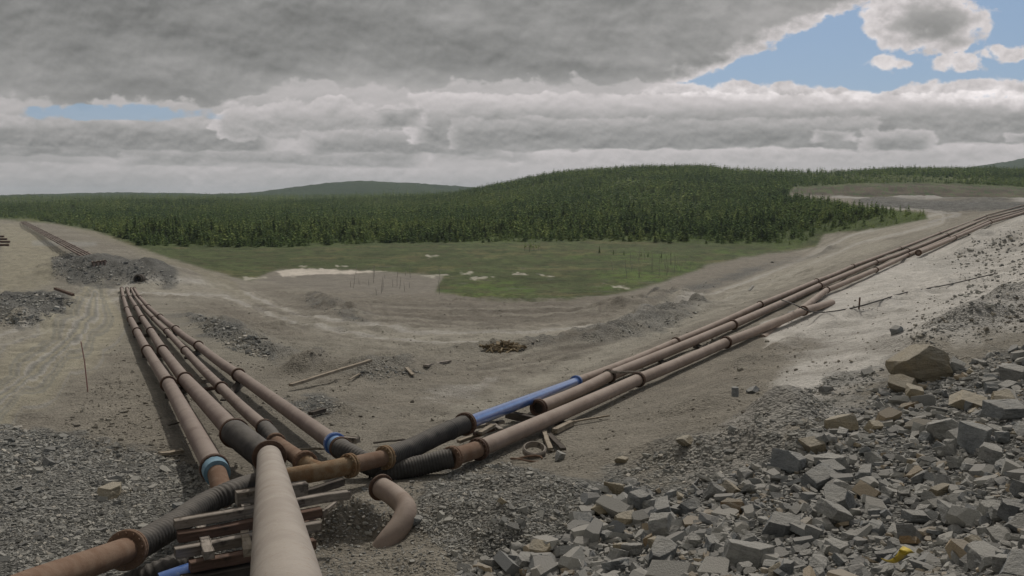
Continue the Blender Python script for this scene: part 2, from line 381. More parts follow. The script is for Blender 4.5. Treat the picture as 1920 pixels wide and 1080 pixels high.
class MB:
    """collects shapes in world space and links them as one mesh, local to its parent"""
    def __init__(s): s.v = []; s.f = []; s.sm = []
    def add(s, v, f, smooth=False):
        n = len(s.v); s.v += [tuple(q) for q in v]; s.f += [tuple(i+n for i in q) for q in f]; s.sm += [smooth]*len(f)
    def tube(s, pts, rads, n=24, caps=True, smooth=True, hollow=0):
        pts = [Vector(p) for p in pts]; rings = []
        if isinstance(rads, (int, float)): rads = [rads]*len(pts)
        T = [(pts[min(i+1, len(pts)-1)]-pts[max(i-1, 0)]).normalized() for i in range(len(pts))]
        up = Vector((0, 0, 1)) if abs(T[0].z) < .9 else Vector((1, 0, 0))
        N = (up-T[0]*up.dot(T[0])).normalized(); v = []
        for p, t, r in zip(pts, T, rads):
            N = (N-t*N.dot(t)).normalized(); Bn = t.cross(N)
            v += [p+(N*math.cos(2*math.pi*k/n)+Bn*math.sin(2*math.pi*k/n))*r for k in range(n)]
        f = [(i*n+k, i*n+(k+1) % n, (i+1)*n+(k+1) % n, (i+1)*n+k) for i in range(len(pts)-1) for k in range(n)]
        s.add(v, f, smooth)
        if caps:
            m = len(pts)-1
            s.add(v[:n], [tuple(range(n))[::-1]]); s.add(v[m*n:], [tuple(range(n))])
    def ring(s, c, ax, ro, ri, th, n=28):
        ax = Vector(ax).normalized(); up = Vector((0, 0, 1)) if abs(ax.z) < .9 else Vector((1, 0, 0))
        N = (up-ax*up.dot(ax)).normalized(); Bn = ax.cross(N); c = Vector(c); v = []
        b = th*.18
        for r, o in ((ri, -th/2), (ro-b, -th/2), (ro, -th/2+b), (ro, th/2-b), (ro-b, th/2), (ri, th/2)):
            v += [c+ax*o+(N*math.cos(2*math.pi*k/n)+Bn*math.sin(2*math.pi*k/n))*r for k in range(n)]
        f = [(i*n+k, i*n+(k+1) % n, ((i+1) % 6)*n+(k+1) % n, ((i+1) % 6)*n+k) for i in range(6) for k in range(n)]
        s.add(v, f)
    def bolts(s, c, ax, rad, th, nb=12, rb=.013):
        ax = Vector(ax).normalized(); up = Vector((0, 0, 1)) if abs(ax.z) < .9 else Vector((1, 0, 0))
        N = (up-ax*up.dot(ax)).normalized(); Bn = ax.cross(N); c = Vector(c)
        for k in range(nb):
            a = 2*math.pi*k/nb; p = c+(N*math.cos(a)+Bn*math.sin(a))*rad
            s.tube([p-ax*(th/2+.02), p+ax*(th/2+.02)], rb, 6, smooth=False)
    def bar(s, p, q, w_, h_, roll=0, tw=.0, wob=.006):
        p = Vector(p); q = Vector(q); t = (q-p).normalized(); up = Vector((0, 0, 1)) if abs(t.z) < .95 else Vector((0, 1, 0))
        sd = t.cross(up).normalized(); u2 = sd.cross(t)
        m = Matrix.Rotation(roll, 3, t); sd = m@sd; u2 = m@u2
        L = (q-p).length; ns = 6; c = min(w_, h_)*.08; v = []
        for i in range(ns+1):
            o = p+t*(L*i/ns)+(sd*random.uniform(-wob, wob)+u2*random.uniform(-wob, wob))
            for a, b in ((-1, -1), (1, -1), (1, 1), (-1, 1)):
                for e in (0, 1):
                    ca, cb = (c, 0) if (e == 0) == (a*b > 0) else (0, c)
                    v.append(o+sd*a*(w_/2-ca)+u2*b*(h_/2-cb))
        f = [(i*8+k, i*8+(k+1) % 8, (i+1)*8+(k+1) % 8, (i+1)*8+k) for i in range(ns) for k in range(8)]
        f += [tuple(range(8))[::-1], tuple(ns*8+k for k in range(8))]
        s.add(v, f)
    def build(s, name, mat, parent=None, **kw):
        o0 = Vector(parent.location) if parent and not parent.parent else Vector((0, 0, 0))
        if parent and parent.parent: o0 = Vector(parent.parent.location)
        me = bpy.data.meshes.new(name); me.from_pydata([Vector(v)-o0 for v in s.v], [], s.f)
        me.polygons.foreach_set('use_smooth', s.sm); me.update()
        bm = bmesh.new(); bm.from_mesh(me); bmesh.ops.recalc_face_normals(bm, faces=bm.faces); bm.to_mesh(me); bm.free()
        o = link(name, me, mat, parent)
        tag(o, **kw)
        return o
    def thing(s, name, mat, label, cat, group=None):
        """one-mesh thing whose origin sits at its base"""
        c = sum((Vector(v) for v in s.v), Vector())/len(s.v); c.z = min(v[2] for v in s.v)
        s.v = [tuple(Vector(v)-c) for v in s.v]
        o = s.build(name, mat); o.location = c
        return tag(o, label, cat, group)
def spline(pts, n=8):
    pts = [Vector(p) for p in pts]; P_ = [pts[0]*2-pts[1]]+pts+[pts[-1]*2-pts[-2]]; out = []
    for i in range(1, len(P_)-2):
        a, b, c, d = P_[i-1:i+3]
        for k in range(n):
            t = k/n; out.append(.5*((2*b)+(c-a)*t+(2*a-5*b+4*c-d)*t*t+(3*b-a-3*c+d)*t**3))
    out.append(pts[-1]); return out
def resample(pts, step):
    out = [pts[0]]; acc = 0
    for a, b in zip(pts[:-1], pts[1:]):
        L = (b-a).length; d = step-acc
        while d < L: out.append(a.lerp(b, d/L)); d += step
        acc = (acc+L) % step
    if (out[-1]-pts[-1]).length < step*.6: out.pop()
    out.append(pts[-1]); return out

# ------------------------------------------------------------------ materials
def newmat(name, rough=.85, spec=.3):
    m = bpy.data.materials.new(name); m.use_nodes = True; nt = m.node_tree
    b = nt.nodes['Principled BSDF']; b.inputs['Roughness'].default_value = rough
    if name == 'glossy_blue_paint': b.inputs['Coat Weight'].default_value = 1; b.inputs['Coat Roughness'].default_value = .14
    b.inputs['Specular IOR Level'].default_value = spec
    return m, nt, b
def geo(nt): return nt.nodes.new('ShaderNodeNewGeometry').outputs['Position']
def objc(nt): return nt.nodes.new('ShaderNodeTexCoord').outputs['Object']
def bump(nt, b, h, dist, st=1.):
    n = nt.nodes.new('ShaderNodeBump'); n.inputs['Distance'].default_value = dist; n.inputs['Strength'].default_value = st
    nt.links.new(h.s if isinstance(h, E) else h, n.inputs['Height']); nt.links.new(n.outputs[0], b.inputs['Normal'])
def painted(name, c1, c2, c3=None, scale=3., rough=.8, spec=.25, bd=.004, streak=None, top_dust=0.):
    m, nt, b = newmat(name, rough, spec); P_ = geo(nt)
    n1 = noise(nt, P_, scale, 6, .6); n2 = noise(nt, P_, scale*9, 5, .65)
    c = mixc(nt, n1.step(.35, .65), c1, c2)
    if c3: c = mixc(nt, n2.step(.55, .72), c, c3)
    c = mixc(nt, 1., c, mixc(nt, n2, (.75, .75, .75), (1.2, 1.2, 1.2)), 'MULTIPLY')
    if top_dust:
        g = nt.nodes.new('ShaderNodeNewGeometry'); sp = nt.nodes.new('ShaderNodeSeparateXYZ'); nt.links.new(g.outputs['Normal'], sp.inputs[0])
        d = E(nt, sp.outputs[2]) + (n1-.5)*.6
        c = mixc(nt, d.step(.45, 1.0, 0., top_dust), c, (.36, .32, .27))
    if top_dust:
        g1 = noise(nt, P_, scale*.55, 5, .7, .6); g2 = noise(nt, P_, scale*3.3, 6, .75, 1.)
        c = mixc(nt, g1.step(.56, .70, 0, .55), c, (c2[0]*.55, c2[1]*.48, c2[2]*.42)); c = mixc(nt, g2.step(.60, .70, 0, .5), c, (c2[0]*1.35, c2[1]*1.32, c2[2]*1.25))
    nt.links.new(c, b.inputs['Base Color']); bump(nt, b, n2, bd)
    return m
M = {}
M['pipe'] = painted('dusty_brown_pipe', (.19, .142, .122), (.235, .182, .155), (.155, .115, .098), 1.6, .8, .25, .003, top_dust=.28)
M['pipe_r'] = painted('sandy_brown_pipe', (.265, .205, .165), (.33, .26, .215), (.215, .16, .13), 1.4, .8, .25, .003, top_dust=.3)
M['pipe_pale'] = painted('pale_worn_pipe', (.275, .235, .20), (.35, .305, .262), (.235, .18, .135), 2.2, .75, .3, .004, top_dust=.3)
M['rust'] = painted('orange_rust', (.175, .108, .072), (.225, .155, .11), (.115, .075, .052), 4, .9, .2, .005)
M['rustpale'] = painted('flaking_ochre_rust', (.21, .125, .065), (.27, .20, .125), (.09, .06, .038), 6, .9, .2, .008)
M['flange'] = painted('dark_rust_flange', (.085, .050, .036), (.125, .075, .050), (.06, .04, .03), 5, .85, .3, .004, top_dust=.1)
M['rubber'] = painted('dusty_black_rubber', (.040, .038, .036), (.065, .060, .055), None, 4, .8, .3, .006, top_dust=.22)
M['blue'] = painted('glossy_blue_paint', (.045, .125, .38), (.075, .165, .44), (.14, .21, .38), 2.5, .3, .6, .001)
M['lblue'] = painted('faded_blue_paint', (.13, .24, .42), (.20, .32, .50), (.12, .2, .34), 5, .6, .4, .002)
M['tblue'] = painted('chalky_teal_paint', (.12, .22, .29), (.18, .29, .36), (.16, .17, .15), 6, .7, .3, .002)
def woodmat(name, a, b_, c=None):
    m, nt, b = newmat(name, .9, .15); O = objc(nt)
    mp = nt.nodes.new('ShaderNodeMapping'); nt.links.new(O, mp.inputs[0]); mp.inputs['Scale'].default_value = (1.5, 14, 14)
    n1 = noise(nt, mp.outputs[0], 1.5, 7, .65, .4); n2 = noise(nt, O, 7, 4, .6)
    cc = mixc(nt, n1.step(.35, .65), a, b_); cc = mixc(nt, n2.step(.5, .75), cc, c or (.06, .05, .045))
    nt.links.new(cc, b.inputs['Base Color']); bump(nt, b, n1, .012)
    return m
M['wood'] = woodmat('weathered_grey_timber', (.33, .29, .25), (.21, .185, .155))
M['woodred'] = woodmat('brown_stained_timber', (.17, .11, .085), (.12, .08, .06))
M['woodpale'] = woodmat('pale_fresh_timber', (.36, .31, .245), (.25, .21, .16), (.17, .14, .1))
M['wooddark'] = woodmat('dark_old_timber', (.10, .085, .07), (.07, .06, .05))
def rockmat(name, a, b_, dust):
    m, nt, b = newmat(name, .9, .25); P_ = geo(nt)
    n1 = noise(nt, P_, 3.2, 7, .6); n2 = noise(nt, P_, 26, 6, .7); oi = nt.nodes.new('ShaderNodeObjectInfo')
    mp = nt.nodes.new('ShaderNodeMapping'); nt.links.new(P_, mp.inputs[0]); mp.inputs['Rotation'].default_value = (.5, .3, .2); mp.inputs['Scale'].default_value = (1, 1, 5)
    n3 = noise(nt, mp.outputs[0], 4, 5, .6, .3)
    rnd = E(nt, oi.outputs['Random'])
    c = mixc(nt, n1.step(.35, .65), a, b_)
    c = mixc(nt, n3.step(.5, .75, 0, .6), c, tuple(x*.55 for x in a))
    v = (rnd*.55+.80)*(n2*.8+.65)
    vv = nt.nodes.new('ShaderNodeVectorMath'); vv.operation = 'SCALE'; nt.links.new(c, vv.inputs[0]); nt.links.new(v.s, vv.inputs['Scale'])
    g = nt.nodes.new('ShaderNodeNewGeometry'); sp = nt.nodes.new('ShaderNodeSeparateXYZ'); nt.links.new(g.outputs['Normal'], sp.inputs[0])
    d = E(nt, sp.outputs[2]) + (n1-.5)*1.1
    c = mixc(nt, d.step(.35, 1.0, 0., .75), vv.outputs[0], dust)
    nt.links.new(c, b.inputs['Base Color']); bump(nt, b, n2*1.3+n3*1.2+n1, .028, 1.)
    return m
M['rock'] = rockmat('grey_rock', (.23, .23, .22), (.32, .315, .29), (.36, .345, .31))
M['rockdark'] = rockmat('blue_grey_rock', (.175, .185, .19), (.25, .258, .255), (.34, .325, .29))
M['rocktan'] = rockmat('tan_rock', (.34, .285, .195), (.28, .25, .19), (.37, .335, .27))
M['rockorange'] = rockmat('ochre_stained_rock', (.27, .185, .10), (.20, .155, .10), (.25, .23, .19))
m, nt, b = newmat('yellow_plastic', .5, .4); n1 = noise(nt, geo(nt), 12, 4); nt.links.new(mixc(nt, n1, (.42, .30, .02), (.62, .46, .04)), b.inputs['Base Color']); M['yellow'] = m
m, nt, b = newmat('pink_painted_stake', .7, .3); n1 = noise(nt, geo(nt), 4, 4); nt.links.new(mixc(nt, n1.step(.3, .7), (.38, .19, .165), (.33, .21, .18)), b.inputs['Base Color']); M['pink'] = m
m, nt, b = newmat('white_plastic', .6, .3); n1 = noise(nt, geo(nt), 9, 4); nt.links.new(mixc(nt, n1.step(.3, .7), (.5, .48, .44), (.68, .66, .62)), b.inputs['Base Color']); M['white'] = m
# stones made of many pieces: tint per piece
def tintmat(name, a, b_, c_, dust=.35, bs=60.):
    m, nt, b = newmat(name, .92, .2)
    t = nt.nodes.new('ShaderNodeAttribute'); t.attribute_name = 'tint'; T = E(nt, t.outputs['Fac'])
    n2 = noise(nt, geo(nt), bs, 3, .6)
    c = mixc(nt, T.step(0., .7), a, b_); c = mixc(nt, T.step(.90, .94), c, c_)
    c = mixc(nt, 1., c, mixc(nt, n2, (.7, .7, .7), (1.3, 1.3, 1.3)), 'MULTIPLY')
    g = nt.nodes.new('ShaderNodeNewGeometry'); sp = nt.nodes.new('ShaderNodeSeparateXYZ'); nt.links.new(g.outputs['Normal'], sp.inputs[0])
    c = mixc(nt, E(nt, sp.outputs[2]).step(.5, 1., 0., dust), c, (.24, .225, .2))
    nt.links.new(c, b.inputs['Base Color']); bump(nt, b, n2, .01)
    return m
M['rubble'] = tintmat('broken_grey_stone', (.19, .198, .20), (.40, .39, .355), (.38, .31, .22), .7)
M['gravel'] = tintmat('crushed_grey_gravel', (.18, .18, .17), (.37, .36, .32), (.50, .46, .39), .35, 120.)
M['scatter'] = tintmat('dusty_brown_stones', (.17, .15, .12), (.28, .255, .205), (.42, .385, .31), .4)
def leafmat(name, a, b_, c_, tr=.0):
    m, nt, b = newmat(name, .9, .1)
    t = nt.nodes.new('ShaderNodeAttribute'); t.attribute_name = 'tint'; T = E(nt, t.outputs['Fac'])
    oi = nt.nodes.new('ShaderNodeObjectInfo'); P_ = geo(nt)
    n1 = noise(nt, P_, .02, 3, .6); n2 = noise(nt, P_, .9, 3, .7)
    f = (T*.85 + E(nt, oi.outputs['Random'])*.1 + (n1-.5)*1.7 + (n2-.5)*.4)
    c = mixc(nt, f.step(.0, .55), a, b_); c = mixc(nt, f.step(.55, .95), c, c_)
    nt.links.new(c, b.inputs['Base Color'])
    if tr:
        ts = nt.nodes.new('ShaderNodeBsdfTranslucent'); nt.links.new(c, ts.inputs[0]); mx = nt.nodes.new('ShaderNodeMixShader'); mx.inputs[0].default_value = tr
        nt.links.new(b.outputs[0], mx.inputs[1]); nt.links.new(ts.outputs[0], mx.inputs[2]); nt.links.new(mx.outputs[0], nt.nodes['Material Output'].inputs[0])
    return m
M['needle'] = leafmat('spruce_needles', (.075, .12, .048), (.135, .19, .068), (.24, .285, .10), .68)
M['leaf'] = leafmat('birch_leaves', (.10, .15, .055), (.15, .205, .072), (.24, .29, .10), .62)
M['bark'] = painted('grey_brown_bark', (.09, .075, .06), (.14, .12, .10), None, 3)
M['snag'] = painted('bleached_dead_wood', (.22, .20, .17), (.30, .27, .24), None, 3)

# ------------------------------------------------------------------ ground sheet
def poly_sd(px, py, poly):
    """signed distance in pixels to a closed polygon, positive inside"""
    P_ = [np.array(p, float) for p in poly]; d = np.full(px.shape, 1e9); ins = np.zeros(px.shape, bool)
    for a, b_ in zip(P_, P_[1:]+P_[:1]):
        v = b_-a; t = np.clip(((px-a[0])*v[0]+(py-a[1])*v[1])/(v@v+1e-9), 0, 1)
        d = np.minimum(d, np.hypot(px-a[0]-t*v[0], py-a[1]-t*v[1]))
        c = ((a[1] > py) != (b_[1] > py)) & (px < (b_[0]-a[0])*(py-a[1])/(b_[1]-a[1]+1e-12)+a[0])
        ins ^= c
    return np.where(ins, d, -d)
GREEN = [(-900, 408), (0, 412), (100, 418), (180, 433), (240, 458), (330, 487), (400, 508), (470, 526), (525, 505), (700, 507), (830, 518), (818, 546), (900, 561), (1060, 563), (1160, 549), (1240, 530), (1330, 496), (1390, 483), (1530, 464),
         (1545, 438), (1640, 430), (1740, 411), (1735, 401), (1600, 386), (1475, 369), (1490, 351), (1620, 345), (1750, 344), (1920, 350), (2600, 345), (2600, -900), (-900, -900)]
TREES = [(-900, 404), (0, 409), (60, 412), (150, 426), (190, 436), (235, 450), (262, 462), (400, 464), (520, 466), (730, 457), (900, 456), (1130, 452), (1330, 459), (1500, 463), (1530, 440), (1640, 428), (1735, 411), (1735, 401), (1600, 386), (1475, 369), (1490, 351), (1620, 345), (1750, 344), (1920, 350), (2600, 345), (2600, -900), (-900, -900)]
ROCKS = [(1100, 925), (1150, 900), (1240, 925), (1390, 885), (1440, 860), (1500, 850), (1560, 790), (1640, 740), (1690, 700), (1760, 690), (1830, 680), (1920, 650), (2300, 560), (2500, 1500), (850, 1400), (860, 1080), (960, 1030), (1070, 1000)]
AZ = np.concatenate([np.linspace(-180, -48, 34)[:-1], np.linspace(-48, -33, 50)[:-1], np.linspace(-33, 33, 720), np.linspace(33, 48, 50)[1:], np.linspace(48, 180, 34)[1:-1]])
RR = np.concatenate([[.3, .8, 1.4, 2.0], np.exp(np.linspace(math.log(2.6), math.log(5.5), 26))[:-1], np.exp(np.linspace(math.log(5.5), math.log(420), 640))[:-1], np.exp(np.linspace(math.log(420), math.log(9000), 110))])
na, nr = len(AZ), len(RR)
aa, rr = np.meshgrid(np.radians(AZ), RR); gx = (np.sin(aa)*rr).ravel(); gy = (np.cos(aa)*rr).ravel()
gh = height(gx, gy); gb = base(gx, gy)
front = gy > .5
PX, PY = pix(gx, gy, gb); PX = np.where(front, PX, 3000.); PY = np.where(front, PY, 2000.)
rad = np.hypot(gx, gy)
def lin(c): return np.array([((v/255+.055)/1.055)**2.4 if v > 10 else v/255/12.92 for v in c])
nz1 = fbm(gx/6, gy/6, 5, 21); nz2 = fbm(gx/1.2, gy/1.2, 4, 22); nz3 = fbm(gx/25, gy/25, 4, 23)
nzp = fbm(PX/40, PY/9, 4, 24)      # patch outlines wobble like eroded edges
jit = nzp*26*np.clip((PY-380)/250, .15, 1.2)
sand = np.array([.258, .238, .194]); sandp = np.array([.33, .308, .255]); mud = np.array([.20, .178, .145]); grv = np.array([.195, .192, .175]); tail = np.array([.50, .475, .43])
yel = np.array([.285, .262, .195]); dk = np.array([.105, .102, .095])
C = np.tile(sand, (len(gx), 1)); rough = np.full(len(gx), .35)
def lay(m, c, rg=None):
    global C, rough
    m = np.clip(m, 0, 1)[:, None]; C = C*(1-m)+np.asarray(c)*m
    if rg is not None: rough = rough*(1-m[:, 0])+rg*m[:, 0]
def pm(poly, soft=8., j=1.): return sstep(poly_sd(PX, PY, poly)+jit*j, -soft, soft)
def line(pts, wd):
    d = np.full(PX.shape, 1e9)
    for a, b_ in zip(pts[:-1], pts[1:]):
        a = np.array(a, float); b_ = np.array(b_, float); v = b_-a; t = np.clip(((PX-a[0])*v[0]+(PY-a[1])*v[1])/(v@v), 0, 1)
        ww = wd[0]*(1-t)+wd[1]*t if isinstance(wd, tuple) else wd
        d = np.minimum(d, np.hypot(PX-a[0]-t*v[0], (PY-a[1]-t*v[1])*1.0)/ww)
    return d
lay(sstep(nz3, -.05, .2)*.5, mud); lay(sstep(nz1, .0, .25)*.55, mud*1.0)
lay(pm([(350, 560), (800, 540), (1250, 545), (1420, 500), (1420, 560), (1100, 620), (700, 620), (480, 640)], 20)*.6, mud*.98)
# roads
ROADL = [[(0, 640), (130, 600), (190, 560), (260, 540), (420, 545), (560, 600), (780, 632), (1000, 632), (1130, 622), (1300, 575), (1450, 520), (1600, 450), (1760, 410)]]
d = line(ROADL[0], 26); tr = vnoise(d*5, d*0+3, 77)-.5
lay(sstep(d, 1.2, .5)*(.55+tr*.9), sandp*1.04, .15); lay(sstep(d, 1.3, .6)*sstep(tr, .1, .3)*.4, mud*.9); lay(sstep(np.abs(d-.35), .16, .03)*.6, tail*.8, .1); lay(sstep(np.abs(d-.62), .10, .02)*.5, mud*.8, .2)
for tk, off in (([(480, 575), (620, 590), (800, 600), (960, 608)], 0), ([(700, 575), (900, 580), (1100, 575), (1200, 568)], 1), ([(850, 590), (1000, 592), (1120, 588)], 2), ([(880, 690), (1000, 660), (1150, 640), (1350, 570)], 3), ([(900, 700), (1050, 670), (1200, 635), (1400, 565), (1560, 500)], 4)):
    dt = line(tk, 5); lay(sstep(np.abs(dt-1), .8, .2)*.5, mud*.72, .3); lay(sstep(dt, .7, .1)*.3, sandp)
LROAD = [(-100, 720), (0, 665), (90, 640), (170, 600), (205, 560), (215, 545), (150, 530), (60, 560), (0, 548), (-100, 560)]
d2 = line([(-60, 800), (60, 700), (140, 630), (172, 590), (178, 550)], (70, 26)); tr2 = vnoise(d2*7+nz2*.3, d2*0+5, 78)-.5
lay(sstep(d2, 1.25, .7)*(.85+tr2*.6), yel*1.14, .15); lay(sstep(d2, 1.25, .8)*sstep(vnoise(d2*11+nz1*.7, d2*0+9, 79), .60, .8)*.7, tail*.74, .1)
lay(sstep(d2, 1.25, .8)*sstep(vnoise(d2*10+nz1*.6, d2*0+2, 80), .45, .2)*.55, grv*.82); lay(sstep(d2, 1.3, .9)*sstep(tr2, .05, .25)*.6, grv*.95)
lay(pm([(0, 418), (40, 418), (70, 440), (130, 480), (115, 520), (60, 545), (0, 548)], 8)*(.8+nz2*.8), yel*1.0, .12)
lay(pm([(95, 420), (170, 440), (250, 470), (350, 520), (470, 560), (430, 520), (330, 480), (220, 445), (150, 425)], 5)*.7, yel*.85)
lay(pm([(60, 452), (110, 452), (180, 455), (185, 461), (60, 461)], 3)*.6, grv*1.6)
# right road beside the pipes
lay(pm([(800, 790), (1000, 700), (1250, 600), (1500, 500), (1640, 452), (1700, 455), (1560, 505), (1400, 575), (1150, 680), (880, 775)], 10)*.7, sandp*.98, .12)
lay(pm([(780, 745), (860, 722), (930, 710), (900, 735), (820, 752)], 8)*.5, tail*.8)
lay(pm([(1540, 470), (1500, 490), (1400, 520), (1340, 545), (1200, 570), (1180, 560), (1330, 500), (1420, 482), (1560, 465)], 5)*.55, mud*1.1)
# pale tailings sand on the right slope
lay(pm([(1430, 610), (1545, 555), (1640, 510), (1740, 468), (1850, 425), (1920, 400), (1960, 420), (1850, 470), (1800, 520), (1700, 560), (1620, 590), (1520, 620), (1440, 640)], 8)*.95, tail, .08)
lay(pm([(1540, 560), (1700, 500), (1930, 430), (1960, 620), (1800, 640), (1600, 640), (1460, 650)], 22)*np.clip(.95+nz2, 0, 1), tail*.95, .12)
lay(pm([(1450, 720), (1540, 640), (1700, 580), (1850, 545), (1920, 520), (1930, 600), (1830, 650), (1720, 650), (1650, 700), (1560, 750), (1440, 780)], 20)*(.9+nz2), tail*.92, .15)
lay(pm([(1380, 820), (1450, 790), (1560, 745), (1640, 750), (1560, 800), (1500, 830), (1420, 900), (1330, 920), (1250, 900)], 12)*.55, tail*.75, .2)
lay(pm([(1640, 480), (1920, 385), (1920, 470), (1840, 500), (1770, 520)], 10)*sstep(nz2, -.05, .12)*.3, grv)
# dark crushed stone
GRAV = [[(0, 800), (120, 815), (300, 850), (420, 900), (480, 960), (480, 1200), (-600, 1200), (-600, 800)],
        [(800, 905), (850, 885), (940, 865), (1010, 880), (1080, 905), (1120, 940), (1060, 1000), (960, 1040), (850, 1050), (780, 980)],
        [(125, 505), (190, 492), (260, 488), (340, 525), (330, 534), (130, 534)], [(95, 485), (150, 470), (190, 500), (130, 528), (100, 520)],
        [(0, 552), (100, 548), (140, 570), (60, 612), (0, 612)], [(350, 590), (420, 600), (500, 650), (520, 680), (440, 660), (380, 625)],
        [(1180, 870), (1300, 820), (1420, 775), (1560, 705), (1660, 690), (1600, 760), (1480, 860), (1300, 920), (1100, 945), (1070, 930)],
        [(570, 555), (690, 600), (670, 605), (580, 575)], [(1100, 640), (1200, 605), (1320, 580), (1290, 600), (1180, 635)], [(1220, 560), (1440, 495), (1500, 480), (1380, 525), (1250, 575)],
        [(660, 700), (740, 685), (800, 700), (700, 712)], [(540, 755), (600, 740), (640, 775), (580, 785)],
        [(1600, 372), (1730, 368), (1920, 378), (1920, 392), (1700, 392), (1600, 384)], [(1700, 640), (1800, 590), (1920, 540), (1920, 640)]]
for i, g in enumerate(GRAV): lay(pm(g, 10 if i < 2 else 6, 1.6)*((.9 if i < 5 else np.clip(.62+1.8*nz1+.8*nz2, 0, 1)) if i not in (6, 13) else np.clip(.35+1.6*nz2, 0, 1))*(.55 if i in (8, 9) else 1)*(np.clip(.75+1.5*nz1, 0, 1) if i < 2 else 1), grv*(.95+.3*nz2[:, None]), 1.)
for h_ in HP[11:24]:
    dd = np.where(rad < 300, segd(gx, gy, h_[0]), 1e9)/h_[1]
    lay(np.exp(-dd**2)*sstep(nz2+nz1, -.1, .15)*.55, grv*.9, .8)
# berm lines and right-hand terraces
lay(pm([(1480, 362), (1500, 345), (1620, 338), (1990, 340), (1990, 374), (1600, 371)], 3, .5)*.95, np.array([.10, .082, .058])*(1+1.5*nz1[:, None])+np.array([-.03, .015, -.02])*sstep(nz2, 0, .1)[:, None], .5)
lay(pm([(1600, 377), (1980, 380), (1980, 394), (1760, 396), (1640, 388)], 2, .3)*.85, grv*.85*(1+nz2[:, None]), .8)
lay(sstep(line([(1560, 369), (1640, 372), (1990, 378)], 1.5), 1.6, .6), tail*.66, .1)
lay(sstep(line([(1590, 388), (1660, 390), (1740, 395), (1800, 402), (1740, 418)], 1.7), 1.6, .6)*.9, tail*.6, .1)
lay(pm(ROCKS, 20, 1.5), grv*(.95+.5*nz2[:, None]), 1.)
lay(pm(ROCKS, 14)*sstep(nz1+nz2*.5, .03, .15)*.8, tail*.72, .5)
# wet mud and pale silt in the bog
lay(pm([(480, 525), (530, 512), (700, 512), (830, 520), (818, 545), (760, 556), (600, 550)], 5)*.9, np.array([.20, .182, .152]), .08)
green = pm(GREEN, 4, .45)
gcol = np.array([.088, .110, .042])[None]*(1+.9*nz1[:, None]) + np.array([.05, .028, .018])[None]*sstep(fbm(PX/70, PY/7, 4, 51), .02, .2)[:, None]
br = np.maximum.reduce([pm([(830, 545), (880, 530), (960, 525), (1000, 545), (960, 556), (880, 556)], 10), pm([(1110, 515), (1330, 485), (1300, 505), (1230, 530), (1100, 550), (1150, 525)], 10), pm([(1020, 478), (1180, 472), (1330, 478), (1250, 490), (1080, 486)], 6)*.8, pm([(1330, 470), (1500, 460), (1520, 466), (1380, 476)], 3)*.8])
gcol = gcol*(1-.75*br[:, None]*np.clip(.8+3*nz1[:, None], .2, 1))+np.array([.105, .17, .034])*.75*br[:, None]*np.clip(.8+3*nz1[:, None], .2, 1)
lay(green, gcol, .5)
lay(green*.55*sstep(fbm(PX/16, PY/1.8, 3, 53), .02, .16), np.array([.095, .088, .045])); lay(green*.5*sstep(fbm(PX/11, PY/1.5, 3, 54), .05, .2), np.array([.035, .052, .02]))
st = sstep(fbm(PX/45+3, PY/3.2, 4, 52), .16, .3)*pm([(900, 500), (1290, 520), (1180, 545), (960, 555), (700, 500), (560, 495)], 8)
wob = fbm(PX/9, PY/2.2, 3, 55)*9
lay(st*.55, np.array([.16, .15, .125]))
lay(sstep(poly_sd(PX, PY, [(515, 508), (540, 505), (620, 505), (725, 509), (640, 513), (530, 517)])+wob*.7, -1.5, 1.5), np.array([.52, .47, .40]), .05)
for q in ([(790, 517), (835, 514), (850, 517), (815, 520)], [(862, 510), (886, 510), (882, 515), (865, 515)], [(960, 511), (990, 514), (965, 515)], [(1005, 512), (1040, 517), (1020, 519)], [(560, 497), (575, 499), (560, 501)], [(630, 496), (650, 498), (632, 500)], [(1130, 530), (1180, 542), (1150, 540)], [(800, 480), (822, 481), (805, 483)], [(880, 520), (925, 519), (890, 525)], [(455, 519), (500, 521), (460, 524)]):
    lay(sstep(poly_sd(PX, PY, q)+wob, -1.2, 1.8)*.8, np.array([.44, .41, .34]), .05)
inf = sstep(poly_sd(PX, PY, TREES), -2, 3)
lay(inf, np.array([.085, .112, .040])[None]*(1+nz1[:, None]))
opn = inf*pm([(1330, 318), (1500, 325), (1760, 330), (1920, 336), (1920, 345), (1600, 340), (1400, 332)], 4); lay(opn*.8, np.array([.10, .12, .04]))
C = np.clip(C*(1+.42*nz2[:, None]), .01, .8)
V = np.stack([gx, gy, gh], 1)
i0 = np.arange(nr-1)[:, None]*na; j0 = np.arange(na)[None]; j1 = (j0+1) % na
Fq = np.stack([i0+j0, i0+j1, i0+na+j1, i0+na+j0], -1).reshape(-1, 4)[:, ::-1]
cen = len(V); V = np.concatenate([V, [[0, 0, CAMZ-1.75]]])
C4 = np.concatenate([np.concatenate([C, C[:1]]), np.ones((len(C)+1, 1))], 1)
rough = np.append(rough, 1.); greenv = np.append(np.maximum(green, inf), 0)
gm = npmesh('ground', V, Fq, True, {'soil': ('FLOAT_COLOR', C4), 'stony': ('FLOAT', rough), 'green': ('FLOAT', greenv)})
m, nt, b = newmat('ground_soil', .95, .15); P_ = geo(nt)
a1 = nt.nodes.new('ShaderNodeAttribute'); a1.attribute_name = 'soil'; a2 = nt.nodes.new('ShaderNodeAttribute'); a2.attribute_name = 'stony'; a3 = nt.nodes.new('ShaderNodeAttribute'); a3.attribute_name = 'green'
ST = E(nt, a2.outputs['Fac'])
f1 = noise(nt, P_, 1.3, 6, .65); f2 = noise(nt, P_, 8, 6, .7); f3 = noise(nt, P_, 38, 4, .7)
